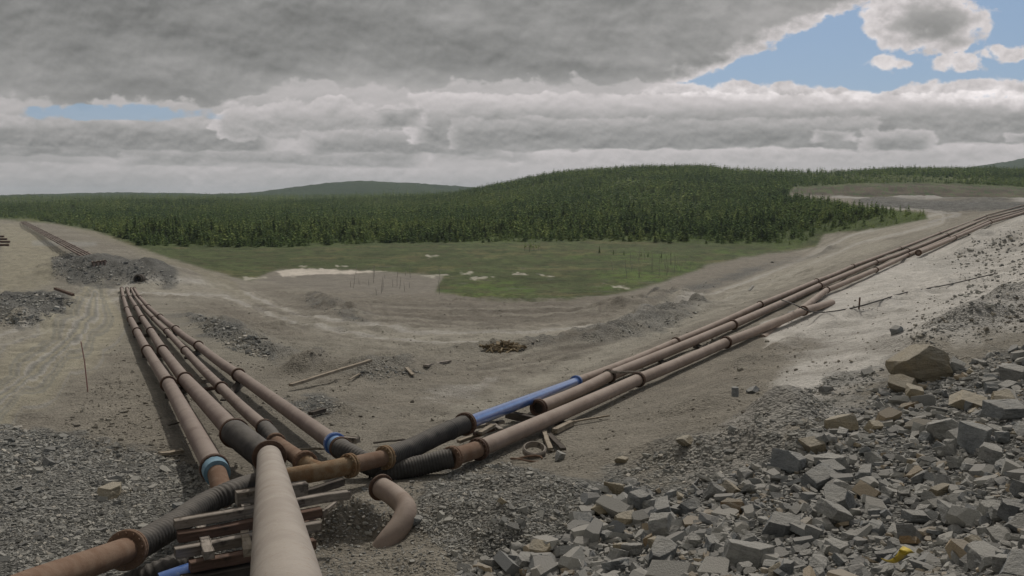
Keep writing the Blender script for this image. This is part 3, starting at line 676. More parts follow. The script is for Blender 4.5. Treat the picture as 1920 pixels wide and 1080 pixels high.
vc = nt.nodes.new('ShaderNodeTexVoronoi'); vc.inputs['Scale'].default_value = 15; nt.links.new(P_, vc.inputs['Vector'])
vcol = nt.nodes.new('ShaderNodeSeparateColor'); nt.links.new(vc.outputs['Color'], vcol.inputs[0]); cell = E(nt, vcol.outputs[0])
mul = (f1-.5)*.65+(f2-.5)*.95+(f3-.5)*.6+1 + (cell-.5)*ST*.9
vv = nt.nodes.new('ShaderNodeVectorMath'); vv.operation = 'SCALE'; nt.links.new(a1.outputs['Color'], vv.inputs[0]); nt.links.new(mul.mx(.25).s, vv.inputs['Scale'])
nt.links.new(vv.outputs[0], b.inputs['Base Color'])
hh = f1*.8 + f2*.45 + f3*.12 + E(nt, vc.outputs['Distance'])*ST*-.9
bump(nt, b, hh, .18, .95)
M['ground'] = m
go = link('ground', gm, m); tag(go, 'dusty mine ground with haul roads sloping down to a green bog', kind='structure')

# far hills
def hill(name, prof, Yc, dep, lab):
    us = np.linspace(prof[0][0], prof[-1][0], 260); zz = np.interp(us, [p[0] for p in prof], [p[1] for p in prof])
    ys = np.linspace(-1, 1, 70); U_, Yn = np.meshgrid(us, ys); Yy = Yc+Yn*dep
    x = (U_-960)/F*Yc*(1+Yn*dep/Yc*.5); top = (372-np.interp(U_, us, zz))/F*Yc
    z = -60+(top+60)*np.cos(Yn*math.pi/2)**1.1 + fbm(x/160, Yy/160, 5, 61)*14*np.cos(Yn*math.pi/2)+fbm(x/9, Yy/9, 2, 62)*5
    V = np.stack([x.ravel(), Yy.ravel(), z.ravel()+CAMZ], 1); nn = len(us)
    i = np.arange(len(ys)-1)[:, None]*nn; j = np.arange(nn-1)[None]
    Fq = np.stack([i+j, i+j+1, i+nn+j+1, i+nn+j], -1).reshape(-1, 4)
    o = link(name, npmesh(name, V, Fq, True), M['hill']); tag(o, lab, kind='structure')
m, nt, b = newmat('far_forest', .95, .05); P_ = geo(nt)
q1 = noise(nt, P_, .006, 5, .6); q2 = noise(nt, P_, .10, 5, .75); q3 = noise(nt, P_, .035, 4, .6)
c = mixc(nt, q1.step(.38, .62), (.045, .085, .04), (.065, .11, .045)); c = mixc(nt, q2.step(.45, .7), c, (.075, .105, .045)); c = mixc(nt, q3.step(.55, .75, 0, .6), c, (.02, .04, .02))
nt.links.new(c, b.inputs['Base Color']); bump(nt, b, q2+q3, 14, 1.); M['hill'] = m
hill('hills', [(-500, 372), (-100, 366), (0, 366), (150, 362), (300, 363), (420, 364), (500, 361), (560, 353), (620, 345), (700, 341.5), (780, 344), (860, 350), (960, 360), (1100, 372), (1300, 380)], 2600, 900, 'long low forested hill far behind the flat woodland')
hill('hills', [(1560, 372), (1650, 345), (1720, 328), (1800, 318), (1860, 308), (1920, 298), (2050, 286), (2300, 280)], 2700, 900, 'rounded wooded hill at the far right skyline')

# ------------------------------------------------------------------ pipes
def pc(p, h): return hit(p[0], p[1], h)
def flange(root, c, ax, r, mat='flange', near=False, th=.05, k=1.33, **kw):
    g = MB(); ax = Vector(ax).normalized()
    g.ring(c-ax*th*.62, ax, r*k, r*.7, th); g.ring(c+ax*th*.62, ax, r*k, r*.7, th)
    if near: g.bolts(c, ax, r*(k+1.0)*.5, th*2.4, 14, .016)
    return g.build('flange', M[mat], root, **kw)
def seg(root, a, b_, r, mat='pipe', name='pipe_section', n=28, sag=0., **kw):
    g = MB(); a = Vector(a); b_ = Vector(b_); N = 6
    g.tube([a.lerp(b_, i/N)-Vector((0, 0, sag*math.sin(math.pi*i/N))) for i in range(N+1)], r, n)
    return g.build(name, M[mat], root, **kw)
def hose(root, pts, r, name='rubber_hose', rib=.012, pitch=.06, mat='rubber', **kw):
    pts = [Vector(q) for q in pts]; pts = [pts[0]]+[q for q in pts[1:-1] if (q-pts[0]).length > r*.8 and (q-pts[-1]).length > r*.8]+[pts[-1]]
    p = resample(spline(pts, 14), pitch/4); rr_ = [r+rib*(.5+.5*math.cos(i*math.pi/2)) for i in range(len(p))]
    g = MB(); g.tube(p, rr_, 26); return g.build(name, M[mat], root, **kw)
def run(root, pts, r, mat='pipe', nearn=2, first=True, last=True):
    for i, (a, b_) in enumerate(zip(pts[:-1], pts[1:])): seg(root, a, b_, r, mat, n=28 if (a.y < 60) else 14, sag=random.uniform(.0, .05) if (b_-a).length > 5 else 0)
    for i, p in enumerate(pts):
        if (i == 0 and not first) or (i == len(pts)-1 and not last): continue
        ax = (pts[min(i+1, len(pts)-1)]-pts[max(i-1, 0)])
        flange(root, p, ax, r, near=p.y < 32)
SX = [(176, 493), (184, 492), (191, 491), (197, 490)]; EX = [(38, 416), (41, 415.6), (44, 415.3), (47, 415)]
def left_far(root, k, r, a):
    s = pc(SX[k], .45); e = pc(EX[k], .45)
    g = MB(); m1 = a.lerp(s, .05); m2 = a.lerp(s, .96); m1.z = gz(m1.x, m1.y)-.9; m2.z = gz(m2.x, m2.y)-1.4
    g.tube([a, m1, m2, s], r, 12); g.build('buried_section', M['pipe'], root)      # goes on beneath the gravel crossing
    P_ = [s.lerp(e, i/14) for i in range(15)]
    for p in P_: p.z = max(p.z, gz(p.x, p.y)+.35)
    run(root, P_, r)
RL = .18
# leftmost line, ends in a chalky blue collar
p1 = LINES['L1']
e1 = hit(402, 878, .5)
r1 = empty('pipeline', Vector((p1[-1].x, p1[-1].y, gz(p1[-1].x, p1[-1].y))), 'leftmost of the four long brown pipelines, ending in a chalky blue collar', 'pipeline')
run(r1, p1, RL); seg(r1, p1[-1], e1, RL*1.0, name='pipe_section')
ax = (e1-p1[-1]).normalized()
flange(r1, e1, ax, RL, near=True)
g = MB(); g.tube([e1, e1+ax*.42], RL*1.16, 28); g.build('collar', M['tblue'], r1, label='chalky blue collar')
e1b = e1+ax*1.3+Vector((0, 0, -.22)); g = MB(); g.tube([e1+ax*.40, e1b], RL*.84, 28); g.build('stub', M['rust'], r1, label='brown rusty pipe stub')
left_far(r1, 0, RL, p1[0])
# second line: rubber bend, then the pale pipe running under the camera
p2 = LINES['L2']; e2 = hit(440, 812, .62)
r2 = empty('pipeline', Vector((e2.x, e2.y, gz(e2.x, e2.y))), 'second pipeline from the left, with the wide pale pipe nearest the viewer', 'pipeline')
run(r2, p2, RL); seg(r2, p2[-1], e2, RL*1.06); RP = .205
top = at(505, 857, 14.9); botp = at(536, 1090, 5.0); dr = (botp-top).normalized()
flange(r2, e2, e2-p2[-1], RL*1.15, near=True, k=1.38)
d2_ = (e2-p2[-1]).normalized()
hose(r2, [e2+d2_*.06, e2+d2_*.34+Vector((0, 0, .02)), top-dr*.42+Vector((-.12, 0, .02)), top-dr*.06], .24, name='rubber_bend', rib=.006, pitch=.05)
flange(r2, top, dr, RP, near=True, k=1.42)
seg(r2, top, botp, RL*1.0, 'pipe_pale', label='wide pale worn pipe in the foreground', n=40) if False else None
g = MB(); rear = Vector((botp.x+dr.x*5.2, botp.y+dr.y*5.2, botp.z+dr.z*5.2)); g.tube([top+dr*.04, botp, rear, rear+Vector((1.2, -5, .1))], RP, 48)
g.build('pipe_section', M['pipe_pale'], r2, label='wide pale worn pipe section')
left_far(r2, 1, RL, p2[0])
# third line (thinner) -> rubber sleeve -> rusty branch -> blue pipe -> upper line on the right
R3_ = .14
p3 = LINES['L3']
r3 = empty('pipeline', Vector((p3[-1].x, p3[-1].y, gz(p3[-1].x, p3[-1].y))), 'thin third pipeline that joins the rusty branch piece and runs on as the blue pipe', 'pipeline')
run(r3, p3, R3_)
zY = p3[-1].y
q0 = hit(517, 830, .5); q1 = hit(572, 868, .5); yc = hit(590, 886, .38); 
hose(r3, [p3[-1], p3[-1].lerp(q0, .5)+Vector((0, 0, .02)), q0], R3_*1.12, rib=.004, pitch=.04, name='rubber_sleeve')
flange(r3, q0, q0-p3[-1], R3_*1.02, mat='rust', near=True, k=1.3)
seg(r3, q0, q1, R3_*.98, 'rust', label='bright orange rusty section'); flange(r3, q1, q1-q0, R3_*1.1, mat='rust', near=True, k=1.35)
yl = hit(480, 906, .28); y1 = hit(655, 873, .42); y2 = hit(722, 858, .42)
g = MB(); g.tube([q1, q1.lerp(yc, .5), yc.lerp(y1, .25)], [R3_*1.1, R3_*1.1, R3_*.95], 26); g.tube(spline([yl, yc, y1], 6), R3_*1.12, 26)
g.build('branch_piece', M['rustpale'], r3, label='ochre rusty pipe junction')
flange(r3, y1, y2-y1, R3_*1.08, mat='rustpale', k=1.4, near=True); seg(r3, y1, y2, R3_*1.04, 'rust')
flange(r3, y2, y2-y1, R3_*1.12, mat='rustpale', k=1.4, near=True)
b0 = hit(872, 795, .55); b1 = LINES['R1'][0]; bd = (b1-b0).normalized(); yd = (y2-y1).normalized()
hose(r3, [y2+yd*.06, y2.lerp(b0, .34)+Vector((0, 0, -.03)), y2.lerp(b0, .62), b0-bd*.05], R3_*1.3, name='rubber_hose', rib=.008, pitch=.045)
g = MB(); kk = y2.lerp(b0, .8); g.ring(kk, (b0-kk), R3_*1.42, R3_*.9, .05); g.build('clamp', M['rubber'], r3)
flange(r3, b0, bd, R3_*1.12, mat='flange', near=True, k=1.5)
seg(r3, b0, b1, R3_*.98, 'blue', label='glossy blue pipe section')
flange(r3, b1, bd, R3_*1.0, mat='blue', near=True, k=1.4)
pr1 = LINES['R1']
run(r3, pr1, R3_, 'pipe_r', first=False)
left_far(r3, 2, R3_, p3[0])
# hose and rusty pipe coming in from the lower left
s0 = hit(238, 1031, .42); s1_ = hit(60, 1096, .42); s2_ = s0+(s1_-s0)*1.9; s2_.z = gz(s2_.x, s2_.y)+.3
hs = [s0, s0+(s0-s1_).normalized()*.35, hit(325, 985, .40), hit(385, 945, .40), hit(440, 920, .40), yl]
hose(r3, hs, R3_*1.1, rib=.020, pitch=.085, name='ribbed_hose', label='black ribbed hose')
flange(r3, s0, s0-s1_, R3_*1.15, mat='rust', near=True, k=1.45)
g = MB(); g.tube([s0, s1_, s2_], R3_*1.05, 30); g.build('pipe_section', M['rust'], r3, label='rusty orange pipe at the lower left')
# fourth line -> bright blue collar -> rubber -> rusty piece -> thickest line on the right
p4 = LINES['L4']; RB = .165
r4 = empty('pipeline', Vector((p4[-1].x, p4[-1].y, gz(p4[-1].x, p4[-1].y))), 'fourth pipeline from the left, with a bright blue collar, becoming the thickest right pipe', 'pipeline')
run(r4, p4[:-1], RB, last=True); seg(r4, p4[-2], p4[-1], RB); ax = (p4[-1]-p4[-2]).normalized()
flange(r4, p4[-1], ax, RB, mat='blue', k=1.32, label='bright blue flange')
c4 = p4[-1]+ax*.44; g = MB(); g.tube([p4[-1], c4], RB*1.02, 28); g.build('collar', M['lblue'], r4, label='pale blue collar')
flange(r4, c4, ax, RB, k=1.3)
t0 = hit(848, 858, .30); t1 = LINES['R3'][0]; td = (t1-t0).normalized()
hose(r4, [c4, c4+ax*.4, hit(720, 882, .16), hit(790, 872, .2), t0], RB*1.08, rib=.010, pitch=.055)
flange(r4, t0, td, RB*1.05, mat='rust', near=True, k=1.25); seg(r4, t0, t1, RB*1.0, 'rust'); 
pr3 = list(LINES['R3']); pr3[-1] = pr3[-1]-Vector((0, 0, .3))
run(r4, pr3, RB, 'pipe_r', last=False)
left_far(r4, 3, RB, p4[0])
# open middle line
RM = .165
pr2 = LINES['R2']
r5 = empty('pipeline', Vector((pr2[0].x, pr2[0].y, gz(pr2[0].x, pr2[0].y))), 'brown pipeline with an open flanged end beside the blue pipe', 'pipeline')
run(r5, pr2, RM, 'pipe_r', first=False)
ad = (pr2[0]-pr2[1]).normalized()
g = MB(); g.ring(pr2[0]+ad*.04, ad, RM*1.38, RM*.86, .07); g.ring(pr2[0]+ad*.12, ad, RM*1.3, RM*.86, .05); g.bolts(pr2[0]+ad*.06, ad, RM*1.2, .12, 12); g.build('flange', M['flange'], r5)
g = MB(); g.tube([pr2[0]-ad*.0, pr2[0]+ad*.015], RM*.9, 24); g.build('bore_shade', M['wooddark'], r5)  # dark disc caps the pipe; shade of the bore put into its colour
pr4 = list(LINES['R4']); pr4[0] = pr4[0]-Vector((0, 0, .3))
r6 = empty('pipeline', Vector((pr4[0].x, pr4[0].y, gz(pr4[0].x, pr4[0].y))), 'brown pipeline rising out of the sand between two thicker pipes on the right', 'pipeline')
run(r6, pr4, .15, 'pipe_r', first=False)
pr5 = LINES['R5']
r7 = empty('pipeline', Vector((pr5[0].x, pr5[0].y, gz(pr5[0].x, pr5[0].y))), 'short brown pipeline half sunk in pale sand, nearest the upper right slope', 'pipeline')
run(r7, pr5, .2, 'pipe_r')
# curved loose elbow
q_ = .925; ep = [at(700, 905, 14.1*q_), at(716, 915, 13.9*q_), at(738, 929, 13.55*q_), at(760, 953, 13.15*q_), at(752, 980, 12.85*q_)-Vector((0, 0, .02)), at(724, 1002, 12.6*q_)-Vector((0, 0, .13)), at(692, 1012, 12.5*q_)-Vector((0, 0, .40))]
el = empty('pipe_elbow', Vector((ep[3].x, ep[3].y, gz(ep[3].x, ep[3].y))), 'loose curved brown pipe elbow with an open flange, half buried in sand', 'pipe elbow')
sp_ = spline(ep, 10); sp_ = sp_[9:]
RE = .155; g = MB(); g.tube(sp_, RE, 32, caps=False); g.tube(sp_[:12], RE*.88, 28, caps=False); g.build('bend', M['pipe_r'], el)
axe = (sp_[0]-sp_[1]).normalized(); g = MB(); g.ring(sp_[0], axe, RE*1.3, RE*.88, .045); g.build('flange', M['flange'], el)
# pieces far left
for k, (ya, yb_, xa, xb) in enumerate(((443, 442.5, -60, 17), (449, 448, -60, 15), (454, 453, -60, 21), (460, 459, -60, 20), (470, 468.5, -60, 16))):
    a = hit(xa, ya, .3); b_ = hit(xb, yb_, .3); b_.y = a.y; g = MB(); g.tube([a, b_], .28, 14)
    g.thing('stored_pipe', M['flange'] if k != 4 else M['rust'], 'pipe length lying on the sand at the far left edge', 'pipe', 'pipe lengths stored at the far left edge')
# culvert mouth
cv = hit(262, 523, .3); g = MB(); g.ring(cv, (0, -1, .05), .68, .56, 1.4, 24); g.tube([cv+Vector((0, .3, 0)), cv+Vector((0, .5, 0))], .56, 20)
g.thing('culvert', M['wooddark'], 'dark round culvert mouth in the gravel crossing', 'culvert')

# clamp bar across two right hand pipes
def onseg(pts, px):
    best = None
    for a, b_ in zip(pts[:-1], pts[1:]):
        for i in range(61):
            p = a.lerp(b_, i/60); qx, qy = pix(p.x, p.y, p.z)
            if best is None or abs(qx-px) < best[0]: best = (abs(qx-px), p)
    return best[1].copy()
ca = onseg(pr2, 1142); cb = onseg(pr3, 1196)
cl = empty('pipe_clamp', (ca+cb)/2-Vector((0, 0, .3)), 'steel bar strapped across two brown pipes', 'clamp')
g = MB(); dcl = (cb-ca).normalized(); g.bar(at(1132, 697, ca.y), at(1231, 699, cb.y+1.0), .10, .07); g.build('bar', M['wood'], cl)
for c_, r_, ax in ((ca, RM, pr2[2]-pr2[1]), (cb, RB, pr3[1]-pr3[0])):
    g = MB(); g.ring(c_, ax, r_+.05, r_+.004, .14, 24); g.build('strap', M['wooddark'], cl)

# ------------------------------------------------------------------ timber crib under the big pipe
crib_g = 'timbers stacked as a crib under the pale foreground pipe'
def beam(a, b_, w_, h_, lab, mat='wood', grp=None, roll=0, name='timber', cat='beam'):
    g = MB(); g.bar(a, b_, w_, h_, roll); c = (Vector(a)+Vector(b_))/2; t = (Vector(b_)-Vector(a)).normalized()
    # local frame along the grain
    q = t.to_track_quat('X', 'Z'); o0 = c.copy(); mi = q.to_matrix().inverted()
    g.v = [tuple(mi@(Vector(v)-o0)) for v in g.v]; o = g.build(name, M[mat]); o.location = o0; o.rotation_mode = 'QUATERNION'; o.rotation_quaternion = q
    tag(o, lab, cat, grp, 'thing'); return o
Yc = 10.6
def cb_(x1, y1_, Y1, x2, y2_, Y2, w_, h_, lab, mat='wood'): return beam(at(x1, y1_, Y1), at(x2, y2_, Y2), w_, h_, lab, mat, crib_g)
cb_(327, 982, 10.4, 652, 926, 11.6, .13, .115, 'long grey top timber crossing under the pale pipe')
cb_(443, 934, 11.7, 575, 915, 12.2, .16, .20, 'thick short timber behind the long top one, left of the pale pipe')
cb_(333, 1008, 10.3, 602, 960, 11.2, .13, .12, 'brown timber directly below the long top one', 'woodred')
cb_(328, 1037, 9.9, 600, 985, 10.8, .13, .125, 'grey timber third from the top of the crib', 'wood')
cb_(356, 1062, 9.6, 590, 1018, 10.4, .14, .12, 'reddish timber low in the crib', 'woodred')
cb_(340, 1092, 9.5, 585, 1048, 10.3, .15, .13, 'lowest dark timber of the crib', 'wooddark')
cb_(375, 984, 11.4, 392, 1042, 9.45, .115, .10, 'timber pointing toward the viewer on the left of the crib', 'wood')
cb_(455, 984, 11.2, 466, 1036, 9.5, .10, .10, 'pale split timber pointing toward the viewer, beside the pale pipe', 'woodpale')
cb_(458, 944, 11.9, 468, 972, 10.8, .12, .10, 'short grey block wedged beside the pale pipe', 'wood')
cb_(604, 966, 12.0, 656, 929, 12.9, .05, .13, 'thin plank leaning out to the right of the crib', 'wood')
cb_(560, 930, 12.8, 642, 903, 13.8, .10, .12, 'timber behind the crib near the rusty junction', 'wooddark')
cb_(560, 1000, 11.0, 590, 962, 12.2, .10, .12, 'brown block on the right side of the crib', 'woodred')
g = MB(); 
u0, u1, u2 = at(205, 1115, 10.0), at(300, 1075, 10.2), at(352, 1057, 10.5)
bh = empty('hose_end', Vector((u1.x, u1.y, gz(u1.x, u1.y))), 'second ribbed hose and blue pipe end below the timber crib', 'hose')
hose(bh, [u0, u1, u2], .15, name='ribbed_hose', rib=.018, pitch=.08)
g = MB(); g.tube([at(300, 1094, 9.6), at(365, 1072, 9.8)], .12, 24); g.build('pipe_section', M['blue'], bh, label='blue pipe end')

# loose timber
def loose(x1, y1_, x2, y2_, w_, h_, lab, mat='woodpale', grp=None, ha=.08, hb=.08, name='plank', cat='plank'):
    return beam(hit(x1, y1_, ha), hit(x2, y2_, hb), w_, h_, lab, mat, grp, name=name, cat=cat)
loose(545, 722, 694, 676, .15, .09, 'long brown beam lying on the ridge behind the pipes', 'woodpale', None, .18, .3, 'timber', 'beam')
loose(655, 712, 675, 700, .06, .04, 'small pale stick below the long brown beam')
loose(762, 689, 774, 703, .12, .05, 'short pale board beside the small gravel ridge')
loose(798, 686, 842, 677, .2, .1, 'flat grey board on the berm left of the debris heap', 'wood')
loose(1068, 792, 1142, 779, .06, .04, 'thin pale lath beside the thick right hand pipe')
loose(1040, 808, 1072, 792, .14, .12, 'squared timber end sticking out under the thick pipe')
loose(1020, 808, 1032, 842, .1, .06, 'pale plank leaning by the loose hoop')
loose(1030, 815, 1056, 842, .12, .06, 'dark plank beside the pale leaning one', 'wooddark')
loose(378, 716, 418, 711, .14, .1, 'sleeper end between the second and third pipes', 'wood', None, .05, .05)
loose(375, 731, 412, 726, .14, .08, 'second sleeper end just nearer than the first', 'woodred', None, .05, .05)
loose(552, 843, 610, 841, .05, .04, 'thin pale lath before the blue collar')
loose(632, 822, 672, 826, .14, .12, 'timber block behind the bright blue collar', 'wood', None, .15, .15)
loose(300, 851, 342, 846, .16, .06, 'flat pale board left of the leftmost pipe')
loose(316, 797, 336, 792, .05, .03, 'twig of wood in the pipe shadow', 'wooddark')
loose(582, 776, 608, 768, .14, .10, 'dark log stub beside the fourth pipe', 'wooddark', None, .1, .1)
loose(480, 635, 500, 635, .12, .08, 'short dark board beyond the fourth pipe', 'wooddark')
loose(103, 541, 137, 553, .25, .25, 'rusty beam on the roadside stone heap', 'woodred', None, .9, .9)
loose(700, 830, 760, 824, .05, .03, 'thin dark branch behind the rusty junction', 'wooddark')
for i, (a, b_, c_, d_, lab) in enumerate(((860, 828, 905, 812, 'pallet board leaning out from the blue pipe supports'), (885, 802, 945, 790, 'top board of the broken pallet below the blue pipe'), (890, 815, 935, 800, 'lower board of the broken pallet below the blue pipe'), (915, 790, 940, 806, 'cross board of the broken pallet below the blue pipe'), (900, 812, 925, 797, 'tan block inside the broken pallet below the blue pipe'))):
    loose(a, b_, c_, d_, .12, .07, lab, ('woodpale', 'wood', 'woodred', 'wood', 'woodpale')[i], None, .1+.05*i, .15+.05*i)
# tie sleepers under the pipes
slp = 'sleepers carrying the pipelines'
def sleeper(p, q, ext, lab, drop):
    a = Vector(p); b_ = Vector(q); t = (b_-a).normalized(); a = a-t*ext; b_ = b_+t*ext; a.z = min(a.z, b_.z)-drop; b_.z = a.z
    return beam(a, b_, .2, .16, lab, 'wooddark', slp)
for i in (6, 5, 4, 3): sleeper(p1[i]+Vector((0, .3, 0)), p2[i]+Vector((0, .3, 0)), .3, 'dark sleeper under the two left pipelines', RL+.08)
for i in (6, 5, 4): sleeper(p3[i]+Vector((0, .3, 0)), p4[i]+Vector((0, .3, 0)), .2, 'dark sleeper under the thinner pair of pipelines', RB+.08)
sleeper(onseg(pr3, 1050), onseg(pr3, 1050)+Vector((-1, .8, 0)), .25, 'dark sleeper under the thick pipe near the open pipe end', RB+.09)
sleeper(onseg(pr3, 1270), onseg(pr2, 1240), .3, 'dark sleeper under two right hand pipes below the clamp', RB+.09)
sleeper(onseg(pr3, 1350), onseg(pr2, 1310), .3, 'dark sleeper near the flange of the thickest pipe', RB+.09)
# hoops
hc = hit(1002, 844, .12); g = MB(); g.ring(hc, (.05, -.35, 1), .235, .19, .14, 36); g.thing('rubber_ring', M['rubber'] if False else M['wood'], 'grey round pipe ring lying on the sand by the gravel heap', 'ring')
hc = hit(987, 860, .05); pts = [hc+Vector((.30*math.cos(a), .13*math.sin(a), .03*math.sin(2*a))) for a in np.linspace(0, 5.6, 30)]
g = MB(); g.tube(pts, .018, 8); g.thing('rusty_hoop', M['rust'], 'thin orange wire hoop on the sand beside the gravel heap', 'hoop')
# stakes
a = hit(165, 735, 0); g = MB(); g.tube([a-Vector((0, 0, .1)), a+Vector((-.06, 0, .95)), a+Vector((-.14, .0, 1.55))], [.02, .018, .015], 8)
g.thing('marker_stake', M['pink'], 'thin leaning pink marker stake beside the left road', 'stake')
a = hit(1610, 580, 0); g = MB(); g.bar(a-Vector((0, 0, .1)), a+Vector((.03, 0, .45)), .05, .05); g.thing('marker_stake', M['woodred'], 'short rusty post standing where the cable crosses the pale slope', 'stake')
a = hit(1378, 742, 0); g = MB(); g.tube([a-Vector((0, 0, .1)), a+Vector((0, 0, .10)), a+Vector((0, 0, .20))], [.085, .08, .078], 14); g.thing('post_stub', M['rockdark'], 'short grey drum like stub standing on the sand', 'post')
a = hit(1405, 545, 0); g = MB(); g.bar(a, a+Vector((.35, .1, .4)), .22, .16); g.thing('white_container', M['white'], 'small white plastic container lying beside the right hand road', 'container')
# cable over the right hand pipes
cp = [hit(1465, 562, .62), hit(1490, 571, .75), hit(1520, 584, .45), hit(1550, 585, .06), hit(1600, 577, .06), hit(1650, 563, .06), hit(1700, 548, .05), hit(1780, 533, .05), hit(1870, 512, .05)]
g = MB(); g.tube(spline(cp, 8), .028, 8); g.thing('cable', M['rubber'], 'thin dark cable crossing the right hand pipes and trailing up the pale slope', 'cable')
# yellow strip
yp = [hit(1656, 1049, .16), hit(1672, 1053, .18), hit(1686, 1045, .22), hit(1695, 1034, .28), hit(1704, 1030, .26)]
g = MB(); ys = spline(yp, 6); vv_ = []
for i, p in enumerate(ys):
    wdt = .022+.03*(i/len(ys))**3; vv_ += [p+Vector((-.4, .3, .2)).normalized()*wdt, p+Vector((0, -.02, .012)), p-Vector((-.4, .3, .2)).normalized()*wdt, p-Vector((0, 0, .01))]
g.add(vv_, [(i*4+k, i*4+(k+1) % 4, (i+1)*4+(k+1) % 4, (i+1)*4+k) for i in range(len(ys)-1) for k in range(4)]+[(0, 1, 2, 3), tuple(len(vv_)-4+k for k in range(4))], True)
g.thing('plastic_strip', M['yellow'], 'crumpled yellow plastic strip lying among the rocks', 'strip')

# ------------------------------------------------------------------ rocks
def rock_mesh(seed, flat=.7, sub=2, name='rock'):
    rd = random.Random(seed); bm = bmesh.new(); bmesh.ops.create_cube(bm, size=1)
    ex = (1, rd.uniform(.62, .95), flat); bmesh.ops.scale(bm, vec=ex, verts=bm.verts)
    for _ in range(rd.choice((6, 7, 8, 9)) if sub else rd.choice((6, 7, 8))):
        d = Vector((rd.gauss(0, 1), rd.gauss(0, 1), rd.gauss(0, .8))).normalized()
        sup = sum(abs(d[i])*ex[i]*.5 for i in range(3)); co = d*sup*rd.uniform(.50, .80)
        g_ = bm.verts[:]+bm.edges[:]+bm.faces[:]; bmesh.ops.bisect_plane(bm, geom=g_, plane_co=co, plane_no=d, clear_outer=True)
        bmesh.ops.holes_fill(bm, edges=[e for e in bm.edges if e.is_boundary])
    bmesh.ops.rotate(bm, cent=(0, 0, 0), matrix=Matrix.Rotation(rd.uniform(-.35, .35), 3, 'X')@Matrix.Rotation(rd.uniform(-.35, .35), 3, 'Y'), verts=bm.verts)
    bmesh.ops.recalc_face_normals(bm, faces=bm.faces)
    if sub:
        bmesh.ops.bevel(bm, geom=list(bm.edges), offset=.012, segments=1, affect='EDGES', profile=.5)
        bmesh.ops.triangulate(bm, faces=bm.faces)
        for _ in range(sub): bmesh.ops.subdivide_edges(bm, edges=[e for e in bm.edges if e.calc_length() > .12], cuts=1, use_grid_fill=True)
        bm.normal_update()
        from mathutils import noise as mn
        for v in bm.verts:
            d = mn.fractal(v.co*5+Vector((seed*3.1, 0, 0)), .7, 2., 4)*.022
            v.co += v.normal*d
    bmesh.ops.triangulate(bm, faces=bm.faces)
    me = bpy.data.meshes.new(name); bm.to_mesh(me); bm.free(); return me
ROCKM = {}
for mk in ('rock', 'rockdark', 'rocktan', 'rockorange'):
    ROCKM[mk] = []
for sd in range(14):
    me0 = rock_mesh(sd, random.choice((.45, .6, .75, .9)), 2)
    for mk in ROCKM:
        me = me0 if mk == 'rock' else me0.copy(); me.materials.clear(); me.materials.append(M[mk]); ROCKM[mk].append(me)
def put_rock(px, py, wpx, mat, lab, grp=None, asp=.75, sd=None, sink=.18, rot=None):
    p = hit(px, py); sz = wpx/F*p.y
    o = bpy.data.objects.new('rock', ROCKM[mat][(sd if sd is not None else random.randrange(14)) % 14]); COL.objects.link(o)
    o.location = p+Vector((0, 0, sz*asp*(.5-sink))); o.scale = (sz, sz*random.uniform(.7, 1), sz*asp*1.15)
    o.rotation_euler = rot or (random.uniform(-.5, .5), random.uniform(-.5, .5), random.uniform(0, 6.28))
    return tag(o, lab, 'rock', grp)
